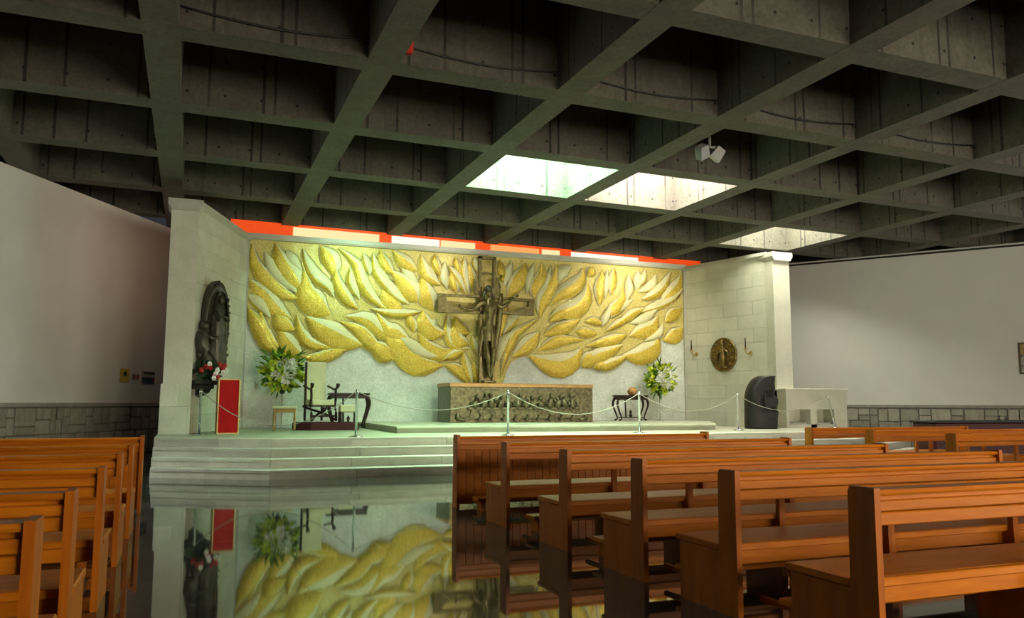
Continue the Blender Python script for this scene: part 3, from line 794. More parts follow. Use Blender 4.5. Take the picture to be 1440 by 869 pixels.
# crucified figure: height about 2.6 m over life size
co = thing('crucified_figure', 'bronze crucified man with outstretched arms in front of the openwork cross', 'statue', (8.47, CY-.16, Z(0)+2*ZQ))
zf = lambda z: z-ZQ
J = [((.0, 0, zf(3.62)), (.19, .13)), ((.02, -.01, zf(3.86)), (.165, .12)), ((.04, -.03, zf(4.15)), (.215, .135)), ((.03, -.05, zf(4.40)), (.20, .12)), ((.0, -.08, zf(4.58)), (.075, .075)), ((-.02, -.12, zf(4.72)), (.10, .11)), ((-.03, -.13, zf(4.90)), (.085, .10)),
     ((-.22, -.04, zf(4.45)), .09), ((-.42, -.06, zf(4.27)), .068), ((-.60, -.08, zf(4.20)), .06), ((-.83, -.06, zf(4.27)), .042), ((-.90, -.06, zf(4.30)), .05), 
     ((.27, -.04, zf(4.42)), .09), ((.42, -.06, zf(4.33)), .068), ((.57, -.08, zf(4.42)), .058), ((.78, -.06, zf(4.62)), .042), ((.84, -.06, zf(4.67)), .05),
     ((-.10, -.02, zf(3.42)), .125), ((-.06, -.12, zf(2.88)), .085), ((-.03, -.10, zf(2.75)), .085), ((.02, -.04, zf(2.30)), .052), ((.05, -.12, zf(2.12)), .05),
     ((.12, -.02, zf(3.42)), .12), ((.14, -.12, zf(2.90)), .082), ((.13, -.10, zf(2.76)), .08), ((.10, -.04, zf(2.34)), .052), ((.09, -.13, zf(2.16)), .05)]
Bn = [(0, 1), (1, 2), (2, 3), (3, 4), (4, 5), (5, 6), (3, 7), (7, 8), (8, 9), (9, 10), (10, 11), (3, 12), (12, 13), (13, 14), (14, 15), (15, 16), (0, 17), (17, 18), (18, 19), (19, 20), (20, 21), (0, 22), (22, 23), (23, 24), (24, 25), (25, 26)]
body = skin('body', J, Bn, 'cross_bronze', co)
for base, dirs in (((-.92, -.06, zf(4.31)), -1), ((.87, -.06, zf(4.69)), 1)):
    for q in range(5):
        a = (-.55+.28*q); up = .45+.25*(1 if dirs > 0 else 1)
        bx, by, bz = base
        dx, dz = dirs*math.cos(a+.35), math.sin(a+.35)
        ln_ = (.075, .10, .11, .10, .08)[q]
        b = MB().tube([(bx, by, bz), (bx+dx*ln_*.6, by-.015, bz+dz*ln_*.6), (bx+dx*ln_, by-.05, bz+dz*ln_)], [.017, .015, .010], 6)
        b.build('finger', 'cross_bronze', co)
b = MB().ball((-.05, -.12, zf(4.88)), .115, 12, 8, sc=(1, 1.05, 1.0)); b.tube([(-.12, -.08, zf(4.86)), (-.17, -.06, zf(4.7)), (-.15, -.08, zf(4.58))], [.06, .055, .02], 8)
b.tube([(.04, -.06, zf(4.86)), (.09, -.04, zf(4.7)), (.09, -.06, zf(4.6))], [.06, .05, .02], 8); b.build('hair', 'dark_bronze', co)
b = MB().tube([(-.02, -.235, zf(4.80)), (-.02, -.25, zf(4.75))], [.012, .022], 6); b.ball((-.055, -.225, zf(4.81)), .014, 6, 4); b.ball((.015, -.225, zf(4.81)), .014, 6, 4)
b.tube([(-.05, -.22, zf(4.70)), (-.02, -.228, zf(4.70)), (.01, -.22, zf(4.70))], .010, 5); b.ball((-.02, -.19, zf(4.66)), .05, 8, 5); b.build('face', 'cross_bronze', co)
b = MB(); n = 20; vs = []
for k, (z, r, s) in enumerate(((3.74, .20, .15), (3.62, .235, .17), (3.45, .255, .18), (3.25, .24, .17))):
    for i in range(n):
        a = 2*PI*i/n; f = 1+.06*math.sin(a*5+k*.8); vs.append((r*f*math.cos(a), -.02+s*f*math.sin(a), zf(z)+.03*math.sin(a+k)))
b.add(vs, [(k*n+i, k*n+(i+1) % n, (k+1)*n+(i+1) % n, (k+1)*n+i) for k in range(3) for i in range(n)], 0, True)
b.tube(catmull([(-.20, -.08, zf(3.62)), (-.26, -.08, zf(3.2)), (-.30, -.06, zf(2.85)), (-.36, -.05, zf(2.72))], 8), [.07, .065, .06, .055, .05, .045, .04, .02], 8)
b.tube(catmull([(.08, -.2, zf(3.6)), (.06, -.22, zf(3.3)), (.08, -.2, zf(3.0))], 6), [.06, .06, .055, .05, .04, .02], 8)
b.build('loincloth', 'cross_bronze', co)
b = MB().cbox(-.16, .24, -.1, .1, zf(2.0), zf(2.08), .015); b.build('foot_rest', 'cross_bronze', co)

# ------------------------------------------------------------------ bronze mandorla relief, bracket and flowers on the left panel
SX, SY = .46, 20.9
st = thing('bronze_relief', 'tall almond-shaped dark bronze relief of a veiled standing figure on the left stone panel', 'statue', (SX, SY, 2.22), math.radians(36))
oc = [(-.32, 0), (-.44, .35), (-.42, .72), (-.30, .98), (-.26, 1.25), (-.22, 1.55), (-.13, 1.87), (.0, 2.06), (.10, 2.10), (.22, 2.04), (.33, 1.80), (.40, 1.45), (.42, 1.1), (.41, .75), (.36, .42), (.30, .15), (.26, 0)]
rim = catmull([(x, 0, z) for x, z in oc], 44)
b = MB(); n = len(rim); cz = Vector((.03, 0, 1.0)); vs = []
for sc_, y in ((1, .16), (1.0, -.02), (.93, -.10), (.84, -.075), (.5, -.06)):
    for i, p in enumerate(rim):
        jit = 1+.018*math.sin(i*2.9) if p.x > .1 else 1
        q = cz+(p-cz)*sc_*jit; vs.append((q.x, y, q.z))
vs.append((cz.x, -.06, cz.z)); c_ = len(vs)-1
fs = [(k*n+i, k*n+(i+1) % n, (k+1)*n+(i+1) % n, (k+1)*n+i) for k in range(4) for i in range(n)] + [(4*n+i, 4*n+(i+1) % n, c_) for i in range(n)] + [tuple(range(n))]
b.add(vs, fs, 0, True).build('mandorla', 'dark_bronze', st)
# veiled figure: folded robe
b = MB(); vs = []; n = 24; prof = [(.0, .24), (.3, .23), (.6, .22), (.85, .215), (1.1, .20), (1.3, .17), (1.42, .12), (1.5, .075)]
for k, (z, r) in enumerate(prof):
    for i in range(n):
        a = 2*PI*i/n; f = 1+.10*math.sin(a*6+z*2.2)*(1 if z < 1.2 else .4); vs.append((.09+r*f*math.cos(a), -.10+r*.6*f*math.sin(a), .05+z))
b.add(vs, [(k*n+i, k*n+(i+1) % n, (k+1)*n+(i+1) % n, (k+1)*n+i) for k in range(len(prof)-1) for i in range(n)] + [tuple(range((len(prof)-1)*n, len(prof)*n))], 0, True)
b.build('robe', 'dark_bronze', st)
b = MB().ball((.10, -.14, 1.63), .095, 12, 8, sc=(.85, .95, 1.2)); b.tube([(.10, -.235, 1.65), (.10, -.25, 1.61)], [.01, .018], 6); b.ball((.07, -.225, 1.66), .012, 6, 4); b.ball((.13, -.225, 1.66), .012, 6, 4); b.build('head', 'dark_bronze', st)
vs = []; n = 20
b = MB()
for k, (z, r) in enumerate(((1.36, .19), (1.5, .16), (1.66, .145), (1.78, .10), (1.83, .03))):
    for i in range(n):
        a = PI*(-.18+1.36*i/(n-1)); vs.append((.10+r*math.cos(a), -.12+r*.8*math.sin(a), z))
b.add(vs, [(k*n+i, k*n+i+1, (k+1)*n+i+1, (k+1)*n+i) for k in range(4) for i in range(n-1)], 0, True).build('veil', 'dark_bronze', st)
b = MB().tube([(-.06, -.16, 1.32), (-.03, -.26, 1.12), (.08, -.29, 1.22)], [.06, .05, .035], 8); b.tube([(.25, -.16, 1.32), (.22, -.26, 1.12), (.11, -.29, 1.22)], [.06, .05, .035], 8); b.build('praying_arms', 'dark_bronze', st)
b = MB(); b.ball((-.30, -.08, .98), .115, 12, 8); b.tube(catmull([(-.32, -.06, .86), (-.36, -.08, .62), (-.28, -.1, .3), (-.14, -.1, .05)], 8), [.10, .15, .17, .17, .16, .15, .14, .12], 10)
b.tube([(-.30, -.14, .78), (-.14, -.22, .66), (.0, -.22, .72)], [.06, .05, .035], 8); b.build('kneeling_figure', 'dark_bronze', st)
b = MB()
for a in range(9): b.tube([(.30+.04*math.sin(a), -.06, .25+a*.17), (.37+.03*math.cos(a*2), -.10, .33+a*.17)], [.05, .025], 6)
b.tube([(-.36, -.16, .62), (.02, -.24, .05)], .022, 6); b.build('ray_border', 'dark_bronze', st)

bk = thing('flower_shelf', 'dark block shelf under the bronze relief, dressed with flowers', 'shelf', (.34, 20.56, 1.80), math.radians(30))
MB().cbox(-.42, .42, -.26, .3, 0, .10, .02).build('shelf_board', 'black', bk); MB().cbox(-.40, .12, -.2, .2, -.10, 0, .02).build('shelf_block', 'black', bk); MB().prism([(-.02, -.18), (.45, -.32), (.45, 0), (-.2, 0)], -.1, .1, 'x').build('support_arm', 'black', bk)
def leafm(L, W, bend=.2):
    b = MB(); vs = []; n = 5
    for i in range(n):
        t = i/(n-1); w_ = W*math.sin(PI*(.08+.86*t)); z = bend*L*t*t
        vs += [(-w_, L*t, z+.0), (0, L*t, z-.25*w_), (w_, L*t, z)]
    fs = []
    for i in range(n-1):
        for q in range(2): a = i*3+q; fs.append((a, a+1, a+4, a+3))
    return vs, fs
def scatter_leaves(b, c, rx, ry, rz, count, L, W, mi=0, inner=.45):
    vs, fs = leafm(1, 1)
    for _ in range(count):
        d = Vector((random.gauss(0, 1), random.gauss(0, 1), random.gauss(0, 1))).normalized()
        r = random.uniform(inner, .95)
        pos = Vector(c)+Vector((d.x*rx*r, d.y*ry*r, d.z*rz*r))
        q = (d+Vector((random.uniform(-.5, .5), random.uniform(-.5, .5), random.uniform(-.5, .5)))).normalized().to_track_quat('Y', 'Z').to_matrix().to_4x4()
        l = L*random.uniform(.7, 1.25)
        M = Matrix.Translation(pos) @ q @ Matrix.Rotation(random.uniform(0, 6.28), 4, 'Y') @ Matrix.Diagonal((W, l, l*.8, 1))
        b.add([M @ Vector(v) for v in vs], fs, mi, True)
    return b
fw = thing('flower_garland', 'red and white flowers with dark leaves at the foot of the bronze relief', 'flowers', (.34, 20.52, 1.905), math.radians(30))
scatter_leaves(MB(), (-.04, -.1, .2), .34, .22, .18, 70, .2, .06, inner=.1).build('foliage', 'leaf_dark', fw)['kind'] = 'stuff'
for nm, mt, pts in (('red_blossom', 'petal_red', [(-.3, -.3, .22), (-.22, -.34, .3), (-.12, -.36, .28), (.12, -.34, .36), (.28, -.3, .34), (.2, -.36, .28), (-.02, -.38, .1), (.04, -.42, .06)]), ('white_blossom', 'petal_white', [(-.14, -.36, .36), (.05, -.38, .22), (.2, -.38, .18), (.0, -.40, .14), (-.05, -.42, .04), (.3, -.34, .22)])):
    for p in pts:
        b = MB()
        for k in range(7): 
            a = 2*PI*k/7; b.ball((p[0]+.036*math.cos(a), p[1]-.02, p[2]+.036*math.sin(a)), .03, 6, 4, sc=(1, .6, 1))
        b.ball((p[0], p[1]-.035, p[2]), .04, 6, 4); b.build(nm, mt, fw)

# red pedestal
pe = thing('red_pedestal', 'tall red box pedestal with gilt edges below the bronze relief', 'pedestal', (.84, 20.14, ZP), math.radians(3))
MB().box(-.215, .215, -.2, .2, .02, 1.22).build('red_panel', 'red_board', pe)
b = MB()
for x in (-.24, .215):
    for y in (-.225, .2): b.box(x, x+.025, y, y+.025, 0, 1.25)
for z in (0, 1.225): b.box(-.24, .24, -.225, -.2, z, z+.025); b.box(-.24, .24, .2, .225, z, z+.025); b.box(-.24, -.215, -.2, .2, z, z+.025); b.box(.215, .24, -.2, .2, z, z+.025)
b.build('gilt_edging', 'gold_edge', pe); MB().box(-.215, .215, -.2, .2, 1.22, 1.24).build('top_board', 'red_board', pe)

# ------------------------------------------------------------------ flower stands
def flower_stand(loc, rad, label, zc, gap):
    r = thing('flower_stand', label, 'flowers', loc)
    b = MB().lathe([(.15, 0), (.15, .015), (.02, .03), (.012, .05), (.012, gap)], 12); b.build('stand', 'steel', r)
    MB().lathe([(.05, gap-.05), (.12, gap+.1), (.13, gap+.14)], 12).build('bowl', 'leaf_dark', r)
    scatter_leaves(MB(), (0, 0, zc), rad*.9, rad*.55, rad*.9, 90, rad*.42, rad*.09, inner=.3).build('dark_foliage', 'leaf_green', r)['kind'] = 'stuff'
    scatter_leaves(MB(), (0, -.06, zc), rad*.9, rad*.62, rad*.92, 150, rad*.30, rad*.115, inner=.55).build('lime_foliage', 'leaf_lime', r)['kind'] = 'stuff'
    scatter_leaves(MB(), (0, 0, zc), rad*1.0, rad*.5, rad*1.0, 22, rad*.5, rad*.045, inner=.8).build('leaf_spray', 'leaf_green', r)['kind'] = 'stuff'
    b = MB()
    for k in range(6):
        a = 2*PI*k/6; vs, fs = leafm(.11, .024, .5); M = Matrix.Rotation(a, 4, 'Z') @ Matrix.Rotation(.35, 4, 'X'); b.add([M @ Vector(v) for v in vs], fs, 0, True)
    b.tube([(0, 0, -.06), (0, 0, .03)], .012, 5)
    lm = b.mesh('lily', 'petal_white')
    for k in range(26):
        a = 2.4*k; q = math.sqrt((k+.5)/26); x = .05+rad*.55*q*math.cos(a); z = zc+rad*.02+rad*.55*q*math.sin(a)
        M = Matrix.Translation((x, -rad*.62*(1-.25*q), z)) @ Matrix.Rotation(PI/2+random.uniform(-.5, .5), 4, 'X') @ Matrix.Rotation(random.uniform(-.5, .5), 4, 'Y') @ Matrix.Scale(rad/.6*random.uniform(.95, 1.3), 4)
        link('lily', lm, r, M)
    return r
flower_stand((2.38, 23.45, ZP), .60, 'big white lily and lime leaf bouquet on a stand behind the wooden stool', 1.57, 1.0)
flower_stand((14.42, 23.55, ZQ), .55, 'white lily bouquet on a thin stand beside the right console table', 1.36, .85)

# ------------------------------------------------------------------ stool, podium, throne, consoles
sl = thing('wooden_stool', 'small square wooden stool with pale seat left of the throne', 'stool', (2.27, 21.6, ZP), math.radians(-8))
MB().cbox(-.30, .30, -.2, .2, .56, .62, .012).build('seat', 'cream_cloth', sl); MB().box(-.27, .27, -.17, .17, .46, .56).build('apron', 'stool_wood', sl)
for x in (-.25, .25):
    for y in (-.15, .15): MB().lathe([(.022, 0), (.03, .1), (.022, .14), (.03, .3), (.024, .4), (.03, .5)], 8, (x, y, 0)).build('leg', 'stool_wood', sl)
for x in (-.25, .25): MB().box(x-.015, x+.015, -.15, .15, .08, .11).build('stretcher', 'stool_wood', sl)
po = thing('red_podium', 'low dark red carpeted podium under the throne', 'podium', (3.45, 22.2, ZP))
MB().prism([(-.88, .35), (-.80, -.35), (-.5, -.55), (.72, -.55), (.78, .6), (-.7, .6)], 0, .18, 'z').build('carpet_block', 'podium_red', po)
MB().prism([(-.80, .30), (-.74, -.30), (-.47, -.47), (.66, -.47), (.70, .55), (-.64, .55)], .18, .20, 'z').build('carpet_top', 'podium_red', po)
th = thing('throne', 'high-backed carved throne with cream upholstery on the red podium', 'chair', (3.22, 22.30, ZP+.235), math.radians(14))
MB().cbox(-.27, .27, .22, .30, .42, 1.56, .015).build('backrest', 'cream_cloth', th)
for x, y in ((-.31, .21), (.20, .30)): MB().cbox(x, x+.045, y, y+.08, 0, 1.55, .008).build('back_post', 'dark_wood', th)
MB().cbox(-.30, .32, -.30, .22, .40, .56, .025).build('seat', 'cream_cloth', th); MB().box(-.31, .33, -.31, .22, .37, .405).build('seat_frame', 'dark_wood', th)
for s in (-1, 1):
    x = .34*s
    MB().tube(catmull([(x, .24, .92), (x, .05, .88), (x, -.18, .83), (x*1.03, -.34, .87), (x*1.05, -.40, .97)], 12), [.03]*9+[.045, .05, .055], 8).build('armrest', 'dark_wood', th)
    MB().tube(catmull([(x, -.28, .83), (x, -.31, .62), (x, -.26, .42), (x, -.34, .2), (x, -.36, 0)], 12), .036, 8).build('arm_support', 'dark_wood', th)
    MB().tube(catmull([(x, -.36, .02), (x*.3, -.2, .18), (-x*.6, .05, .30), (-x, .26, .38)], 10), .032, 8).build('cross_leg', 'dark_wood', th)
MB().tube([(-.32, -.33, .13), (.32, -.33, .13)], .025, 8).build('stretcher', 'dark_wood', th); MB().ball((0, -.33, .30), .07, 10, 6).build('boss', 'dark_wood', th)
fs_ = thing('footstool', 'low cream-cushioned seat with dark legs at the right end of the red podium', 'stool', (3.93, 21.93, ZP+.20))
MB().cbox(-.24, .22, -.14, .14, .26, .46, .03).build('cushion', 'cream_cloth', fs_)
for x in (-.21, .19):
    for y in (-.11, .11): MB().lathe([(.025, 0), (.035, .05), (.025, .15), (.035, .27)], 8, (x, y, 0)).build('leg', 'dark_wood', fs_)
def console(loc, wdt, label, h=.82, basket=True):
    r = thing('console_table', label, 'table', loc)
    hw_ = wdt/2
    MB().cbox(-hw_, hw_, -.2, .2, h-.05, h, .012).build('table_top', 'dark_wood', r); MB().cbox(-hw_+.04, hw_-.04, -.17, .17, h-.15, h-.05, .01).build('apron', 'dark_wood', r)
    for s in (-1, 1):
        for y in (-.14, .14):
            MB().tube(catmull([(s*(hw_-.06), y, h-.08), (s*(hw_+.0), y*1.1, h-.3), (s*(hw_-.08), y, h*.35), (s*(hw_-.15), y, .08), (s*(hw_-.06), y*1.1, .02)], 14), [.045, .045, .043, .04, .036, .032, .03, .028, .026, .025, .025, .026, .03, .03], 8).build('leg', 'dark_wood', r)
    MB().box(-hw_+.12, hw_-.12, -.02, .02, .09, .12).build('stretcher', 'dark_wood', r)
    MB().lathe([(.03, .12), (.06, .16), (.03, .22), (.05, .28), (.01, .36)], 10).build('finial', 'dark_wood', r)
    MB().tube([(-.12, .1, .1), (-.14, .1, h-.1)], .025, 8).build('back_post', 'dark_wood', r)
    return r
console((13.27, 23.45, ZQ), 1.12, 'black curved-leg console table right of the altar')
console((4.15, 23.12, ZP), 1.12, 'black curved-leg console table behind the throne', .98)
bs = thing('basket', 'small rounded straw basket on the right console table', 'basket', (13.32, 23.42, ZQ+.82))
MB().lathe([(.08, 0), (.14, .05), (.16, .11), (.14, .17), (.07, .22), (.02, .235)], 14).build('bowl', 'basket', bs)
MB().tube([(.14*math.cos(a), 0, .12+.14*math.sin(a)) for a in [PI*k/10 for k in range(11)]], .012, 6).build('handle', 'basket', bs)

# ------------------------------------------------------------------ stanchions and ropes
tops = []
order = ['leftmost, under the bronze relief', 'beside the throne', 'before the altar', 'before the right console table', 'left of the bronze head', 'leaning, rightmost beside the stone credenza']
sp = [(.24, 19.35, 0), (3.30, 17.45, 0), (6.66, 17.28, 0), (10.2, 17.6, 0), (13.85, 18.65, 0), (18.15, 19.7, -.27)]
for k, (x, y, ln_) in enumerate(sp):
    r = thing('stanchion', 'polished steel barrier post, '+order[k], 'stanchion', (x, y, ZP), 0, 'steel barrier posts')
    MB().lathe([(.15, 0), (.15, .015), (.10, .03), (.03, .045)], 20).build('base', 'steel', r)
    M = Matrix.Rotation(ln_, 4, 'Y')
    MB().lathe([(.028, .03), (.028, .90), (.034, .91), (.034, .97), (.028, .985), (.01, 1.0)], 14, M=M).build('post', 'steel', r)
    MB().lathe([(.042, .93), (.042, .95)], 12, M=M).build('collar', 'brass' if 0 else 'steel', r)
    tops.append(Vector((x, y, ZP)) + M @ Vector((0, 0, .94)))
sag = [.72, .38, .48, .42, .40]
for k in range(5):
    a, b_ = tops[k], tops[k+1]; d = (b_-a).normalized()*.04
    pts = []
    for i in range(25):
        t = i/24; p = (a+d).lerp(b_-d, t); p.z -= sag[k]*4*t*(1-t); pts.append(p)
    o = MB().tube(pts, .009, 6).build('barrier_rope', 'rope')
    tag(o, 'thin pale rope sagging between barrier posts '+['before the red pedestal', 'from the throne to the altar', 'across the right half of the altar', 'past the right console table', 'in front of the bronze head'][k], 'rope', 'barrier ropes')

# ------------------------------------------------------------------ bronze head
bu = thing('portrait_sculpture', 'monumental dark bronze head with slanting crown right of the altar', 'statue', (15.52, 19.80, ZP), math.radians(-14))
n, rows = 40, 34; vs = []; H_ = 1.52
for k in range(rows+1):
    z = H_*k/rows; u = z/H_
    xl = -.47+.02*u; 
    if u > .5: xl = -.46+.52*(1-math.sqrt(max(0, 1-((u-.5)/.505)**2)))
    xr = .42+.03*math.sin(u*6)
    cx_, hx = (xl+xr)/2, (xr-xl)/2
    for i in range(n):
        a = 2*PI*i/n
        ca, sa = math.cos(a), math.sin(a)
        ex = abs(ca)**.75*math.copysign(1, ca); ey = abs(sa)**.75*math.copysign(1, sa)
        x = cx_+hx*ex; y = .36*ey*(1 if u < .6 else 1-.25*(u-.6))
        if y < 0:
            def g(px, pu, sx_, su): return math.exp(-((x-px)/sx_)**2-((u-pu)/su)**2)
            y += .10*g(.16, .66, .12, .05) + .12*g(.02, .50, .06, .12)*.9 + .10*g(.20, .37, .14, .035) - .10*g(.30, .52, .07, .12) - .07*g(.24, .415, .10, .025) - .07*g(.24, .33, .12, .03) - .06*g(.16, .26, .14, .06) - .05*g(.2, .76, .2, .05) + .05*g(-.1, .42, .05, .2)
        if x > .3: x += .05*math.exp(-((u-.52)/.08)**2) - .04*math.exp(-((u-.66)/.04)**2) + .03*math.exp(-((u-.3)/.06)**2)
        vs.append((x, y, z))
fs = [(k*n+i, k*n+(i+1) % n, (k+1)*n+(i+1) % n, (k+1)*n+i) for k in range(rows) for i in range(n)] + [tuple(range(n)), tuple(range(rows*n, rows*n+n))]
MB().add(vs, fs, 0, True).build('head', 'bust_bronze', bu)
b = MB().tube(catmull([(-.02, -.36, 1.02), (-.04, -.37, .8), (.0, -.36, .62), (.12, -.38, .52)], 10), [.015, .02, .025, .025, .025, .025, .022, .02, .016, .01], 6); b.build('hair_edge', 'bust_bronze', bu)

# ------------------------------------------------------------------ stone credenza at right
cd = thing('stone_credenza', 'pale stone credenza with two open niches right of the bronze head', 'cabinet', (17.95, 20.05, ZP))
b = MB(); hh = 1.12
b.box(-1.35, .95, -.05, .55, .55, hh)
for x0, x1 in ((-1.35, -1.25), (-.45, -.22), (.45, .95)): b.box(x0, x1, -.05, .55, 0, .55)
b.box(-1.25, .45, -.05, .55, 0, .10); b.box(-1.25, .45, .42, .55, .10, .55); b.build('body', 'panel_stone', cd)
MB().cbox(-1.40, 1.0, -.10, .58, hh, hh+.06, .01).build('top_slab', 'panel_stone', cd)
MB().cbox(-1.2, -.5, .05, .4, .101, .16, .01).build('niche_shelf', 'trim_stone', cd); MB().cbox(-.17, .4, .05, .4, .101, .16, .01).build('niche_shelf', 'trim_stone', cd)

# ------------------------------------------------------------------ medallion and candle brackets on the right panel
ra = Vector((RPA[0], RPA[1], 0)); rb = Vector((RPB[0], RPB[1], 0)); rdir = (rb-ra).normalized(); rang = math.atan2(rdir.y, rdir.x)
def on_panel(dist, z): p = ra+rdir*dist; return (p.x, p.y, z)
md = thing('bronze_medallion', 'round bronze relief medallion on the right stone panel', 'relief', on_panel(1.77, 2.98), rang)
M = Matrix.Rotation(PI/2, 4, 'X')
MB().lathe([(.56, .0), (.56, .05), (.52, .07), (.49, .045), (.40, .04), (.2, .05), (.01, .05)], 40, M=M, sx=.98).build('disc', 'medal_bronze', md)
b = MB().tube([(0, -.07, -.42), (.02, -.09, 0), (0, -.07, .28)], [.11, .09, .05], 8); b.ball((0, -.09, .34), .06, 8, 6); b.tube([(.0, -.08, .2), (.2, -.08, .1), (.26, -.07, -.1)], [.05, .04, .03], 6); b.tube([(0, -.08, .2), (-.2, -.08, .08), (-.25, -.07, -.2)], [.05, .04, .03], 6); b.tube([(-.01, -.07, .3), (-.03, -.07, .5)], .02, 6)
b.build('figure', 'medal_bronze', md)
for k in range(12):
    a = 2*PI*k/12+.2; MB().ball((.42*math.cos(a), -.05, .42*math.sin(a)), .05, 8, 5, sc=(1, .7, 1)).build('boss', 'medal_bronze', md)
for k, (dist, z) in enumerate(((.56, 3.05), (2.86, 2.98))):
    r = thing('candle_bracket', 'slim brass candle bracket on the stone panel, '+('nearer the mural' if k == 0 else 'nearer the pillar'), 'candle holder', on_panel(dist, z), rang, 'candle brackets beside the medallion')
    MB().lathe([(.07, 0), (.07, .02), (.03, .03)], 14, M=M).build('wall_plate', 'brass', r)
    MB().tube(catmull([(0, -.02, 0), (-.02, -.12, -.03), (-.04, -.2, .05), (-.04, -.2, .12)], 10), .016, 6).build('arm', 'brass', r)
    MB().lathe([(.02, .1), (.055, .13), (.055, .15), (.02, .155)], 12, (-.04, -.2, 0)).build('drip_pan', 'brass', r); MB().lathe([(.022, .15), (.018, .45), (.004, .5)], 10, (-.04, -.2, 0)).build('candle', 'dark_wood', r)

# ------------------------------------------------------------------ signs and picture on the side walls
def on_wall(P, D, inward, px, py):
    d = ray(px, py); n = Vector((-D.y, D.x, 0)); t = n.dot(P-Vector((0, 0, 0)))/n.dot(d); q = Vector((0, 0, CAM_H))+d*t
    return q
lang = math.atan2(ld.y, ld.x)
for nm, (px_, py_), w_, h_, lb, parts in (('notice', (174.5, 528), .40, .36, 'yellow notice with a dark figure on the left wall', [('sheet', 'sign_yellow', 0, 0, 1, 1), ('pictogram', 'black', 0, .12, .3, .35)]),
        ('notice', (190, 530), .30, .16, 'small red-and-white notice between two others on the left wall', [('sheet', 'sign_paper', 0, 0, 1, 1), ('print', 'sign_red', -.28, 0, .3, .7), ('print', 'sign_red', .28, 0, .3, .7)]),
        ('notice', (207.5, 531), .62, .36, 'dark blue banner notice on the left wall next to the pillar', [('sheet', 'sign_paper', 0, 0, 1, 1), ('print', 'sign_blue', 0, -.22, .94, .5), ('print', 'black', .05, .34, .85, .16), ('print', 'sign_red', .4, -.2, .12, .3)])):
    q = on_wall(LWA, ld, inl, px_, py_); q = q+inl*.012
    r = thing(nm, lb, 'sign', q, lang)
    for k, (pn, mt, ox, oz, sx_, sz_) in enumerate(parts):
        MB().box((ox-sx_/2)*w_, (ox+sx_/2)*w_, -.012-.004*k, -.008*k*0, (oz-sz_/2)*h_, (oz+sz_/2)*h_).build(pn, mt, r)
rwang = math.atan2(-rd.y, -rd.x)
q = on_wall(RWA, rd, inr, 1433, 504); q = q + rd*.45 + inr*.0
pf = thing('framed_picture', 'small framed picture at the right edge on the grey wall', 'picture', q, math.atan2(rd.y, rd.x))
MB().cbox(-.45, .45, -.04, 0, -.47, .47, .01).build('frame', 'frame_brown', pf); MB().box(-.40, .40, -.048, -.04, -.42, .10).build('image', 'picture_grey', pf); MB().box(-.40, .40, -.048, -.04, .10, .42).build('image', 'picture_gold', pf)

# ------------------------------------------------------------------ dark console behind the right pews
og = thing('electric_organ', 'low dark red wooden organ console behind the right block of pews', 'organ', (16.6, 13.9, 0), math.radians(-8))
MB().cbox(-1.1, 2.4, -.3, .4, .0, .98, .02).build('case', 'dark_red_wood', og); MB().cbox(-1.15, 2.45, -.36, .45, .98, 1.03, .01).build('lid', 'black', og)
mc = thing('desk_microphone', 'small black microphone pair on the dark console', 'microphone', (17.6, 13.85, 1.03))
MB().lathe([(.06, 0), (.05, .02), (.012, .03), (.01, .06), (.02, .08), (.018, .11)], 10).build('stand', 'black', mc); MB().lathe([(.05, 0), (.04, .02), (.02, .06), (.015, .08)], 10, (.22, 0, 0)).build('stand', 'black', mc)

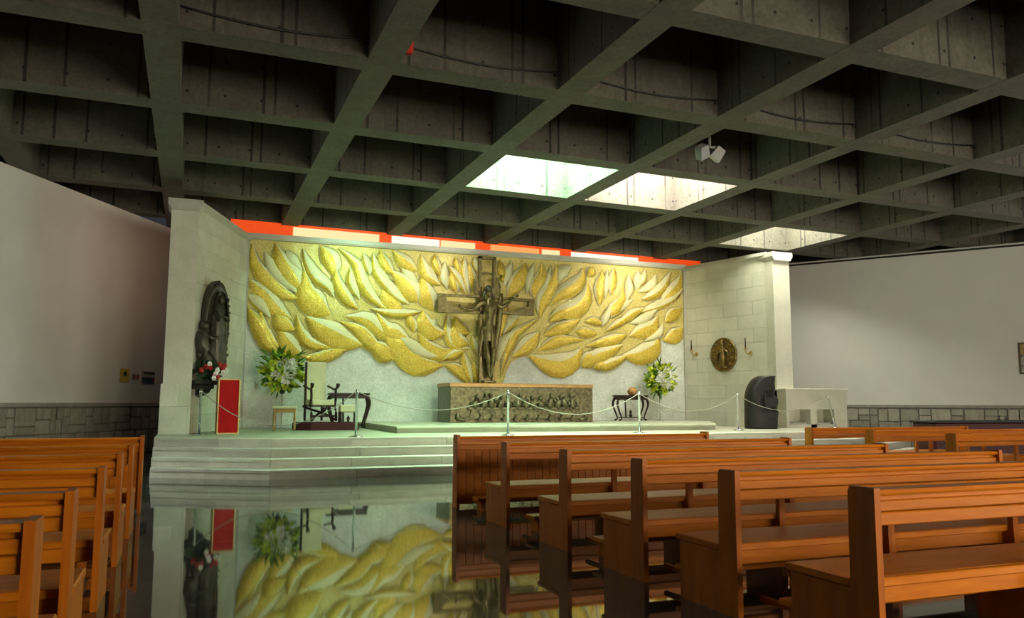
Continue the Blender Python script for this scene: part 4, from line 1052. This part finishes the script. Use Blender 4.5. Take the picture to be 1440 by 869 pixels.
# ------------------------------------------------------------------ ceiling fittings: cable, alarm, floods
yc = GY-PY-BW-.03
pa, pb = aty(248, 13, yc), aty(1375, 214, yc)
zc1 = lambda x: soffit(x)+.26
cab = []
for k in range(61):
    x = pa.x+(pb.x+.5-pa.x)*k/60; ph = ((x-GX) % PX)/(PX-BW)
    cab.append((x, yc, zc1(x)-(.10*math.sin(PI*min(1, ph))-.03)))
o = MB().tube(cab, .018, 6).build('ceiling_cable', 'black'); tag(o, 'sagging black cable strung along the ceiling beam', 'cable')
q = aty(575, 74, yc)
r = thing('alarm_sounder', 'small red alarm box in a coffer corner of the ceiling', 'alarm', (GX+PX+.10, yc-.05, soffit(GX+PX)+.16))
MB().cbox(-.08, .08, -.06, .07, -.02, .22, .02).build('housing', 'alarm_red', r); MB().lathe([(.05, 0), (.05, .04), (.02, .05)], 12, (0, -.055, .1), M=None).build('horn', 'alarm_red', r)
fp = atz(998, 207, 6.38)
fl = thing('flood_lamp', 'pair of white floodlights on a bracket at the ceiling beam', 'lamp', (fp.x, fp.y, soffit(fp.x)-.06))
MB().tube([(0, 0, .28), (0, 0, .0)], .025, 8).build('bracket', 'lamp_white', fl); MB().cbox(-.26, .26, -.03, .03, .0, .05, .01).build('cross_arm', 'lamp_white', fl)
for s, rx, ry in ((-1, .5, -.5), (1, .35, .55)):
    M = Matrix.Translation((.17*s, 0, -.08)) @ Matrix.Scale(.75, 4) @ Matrix.Rotation(ry, 4, 'Y') @ Matrix.Rotation(rx, 4, 'X')
    h = MB().prism([(-.16, -.18), (.16, -.18), (.12, .16), (-.12, .16)], -.11, .11, 'y', 0, M).build('lamp_head', 'lamp_white', fl)
    MB().box(-.14, .14, .112, .12, -.15, .12, 0, M).build('lens', 'lamp_glass', h)
# assumed unseen spots inside the coffers that wash the mural, without fixtures
for k, ((x, z), colr, pw) in enumerate(ASSUMED_FLOODS):
    L = bpy.data.lights.new('assumed_mural_flood', 'SPOT'); L.energy = pw; L.color = colr; L.spot_size = math.radians(120); L.spot_blend = 1.0; L.shadow_soft_size = .12
    lo = bpy.data.objects.new('assumed_mural_flood', L); COL.objects.link(lo)
    i = round((x-GX)/PX-.5); lx = min(max(x, GX+i*PX+.3), GX+i*PX+cw-.3)
    lo.location = (lx, GY+2*PY+.2, soffit(lx)+.06)
    d = Vector((x, YW, z))-Vector(lo.location); lo.rotation_euler = d.to_track_quat('-Z', 'Y').to_euler()
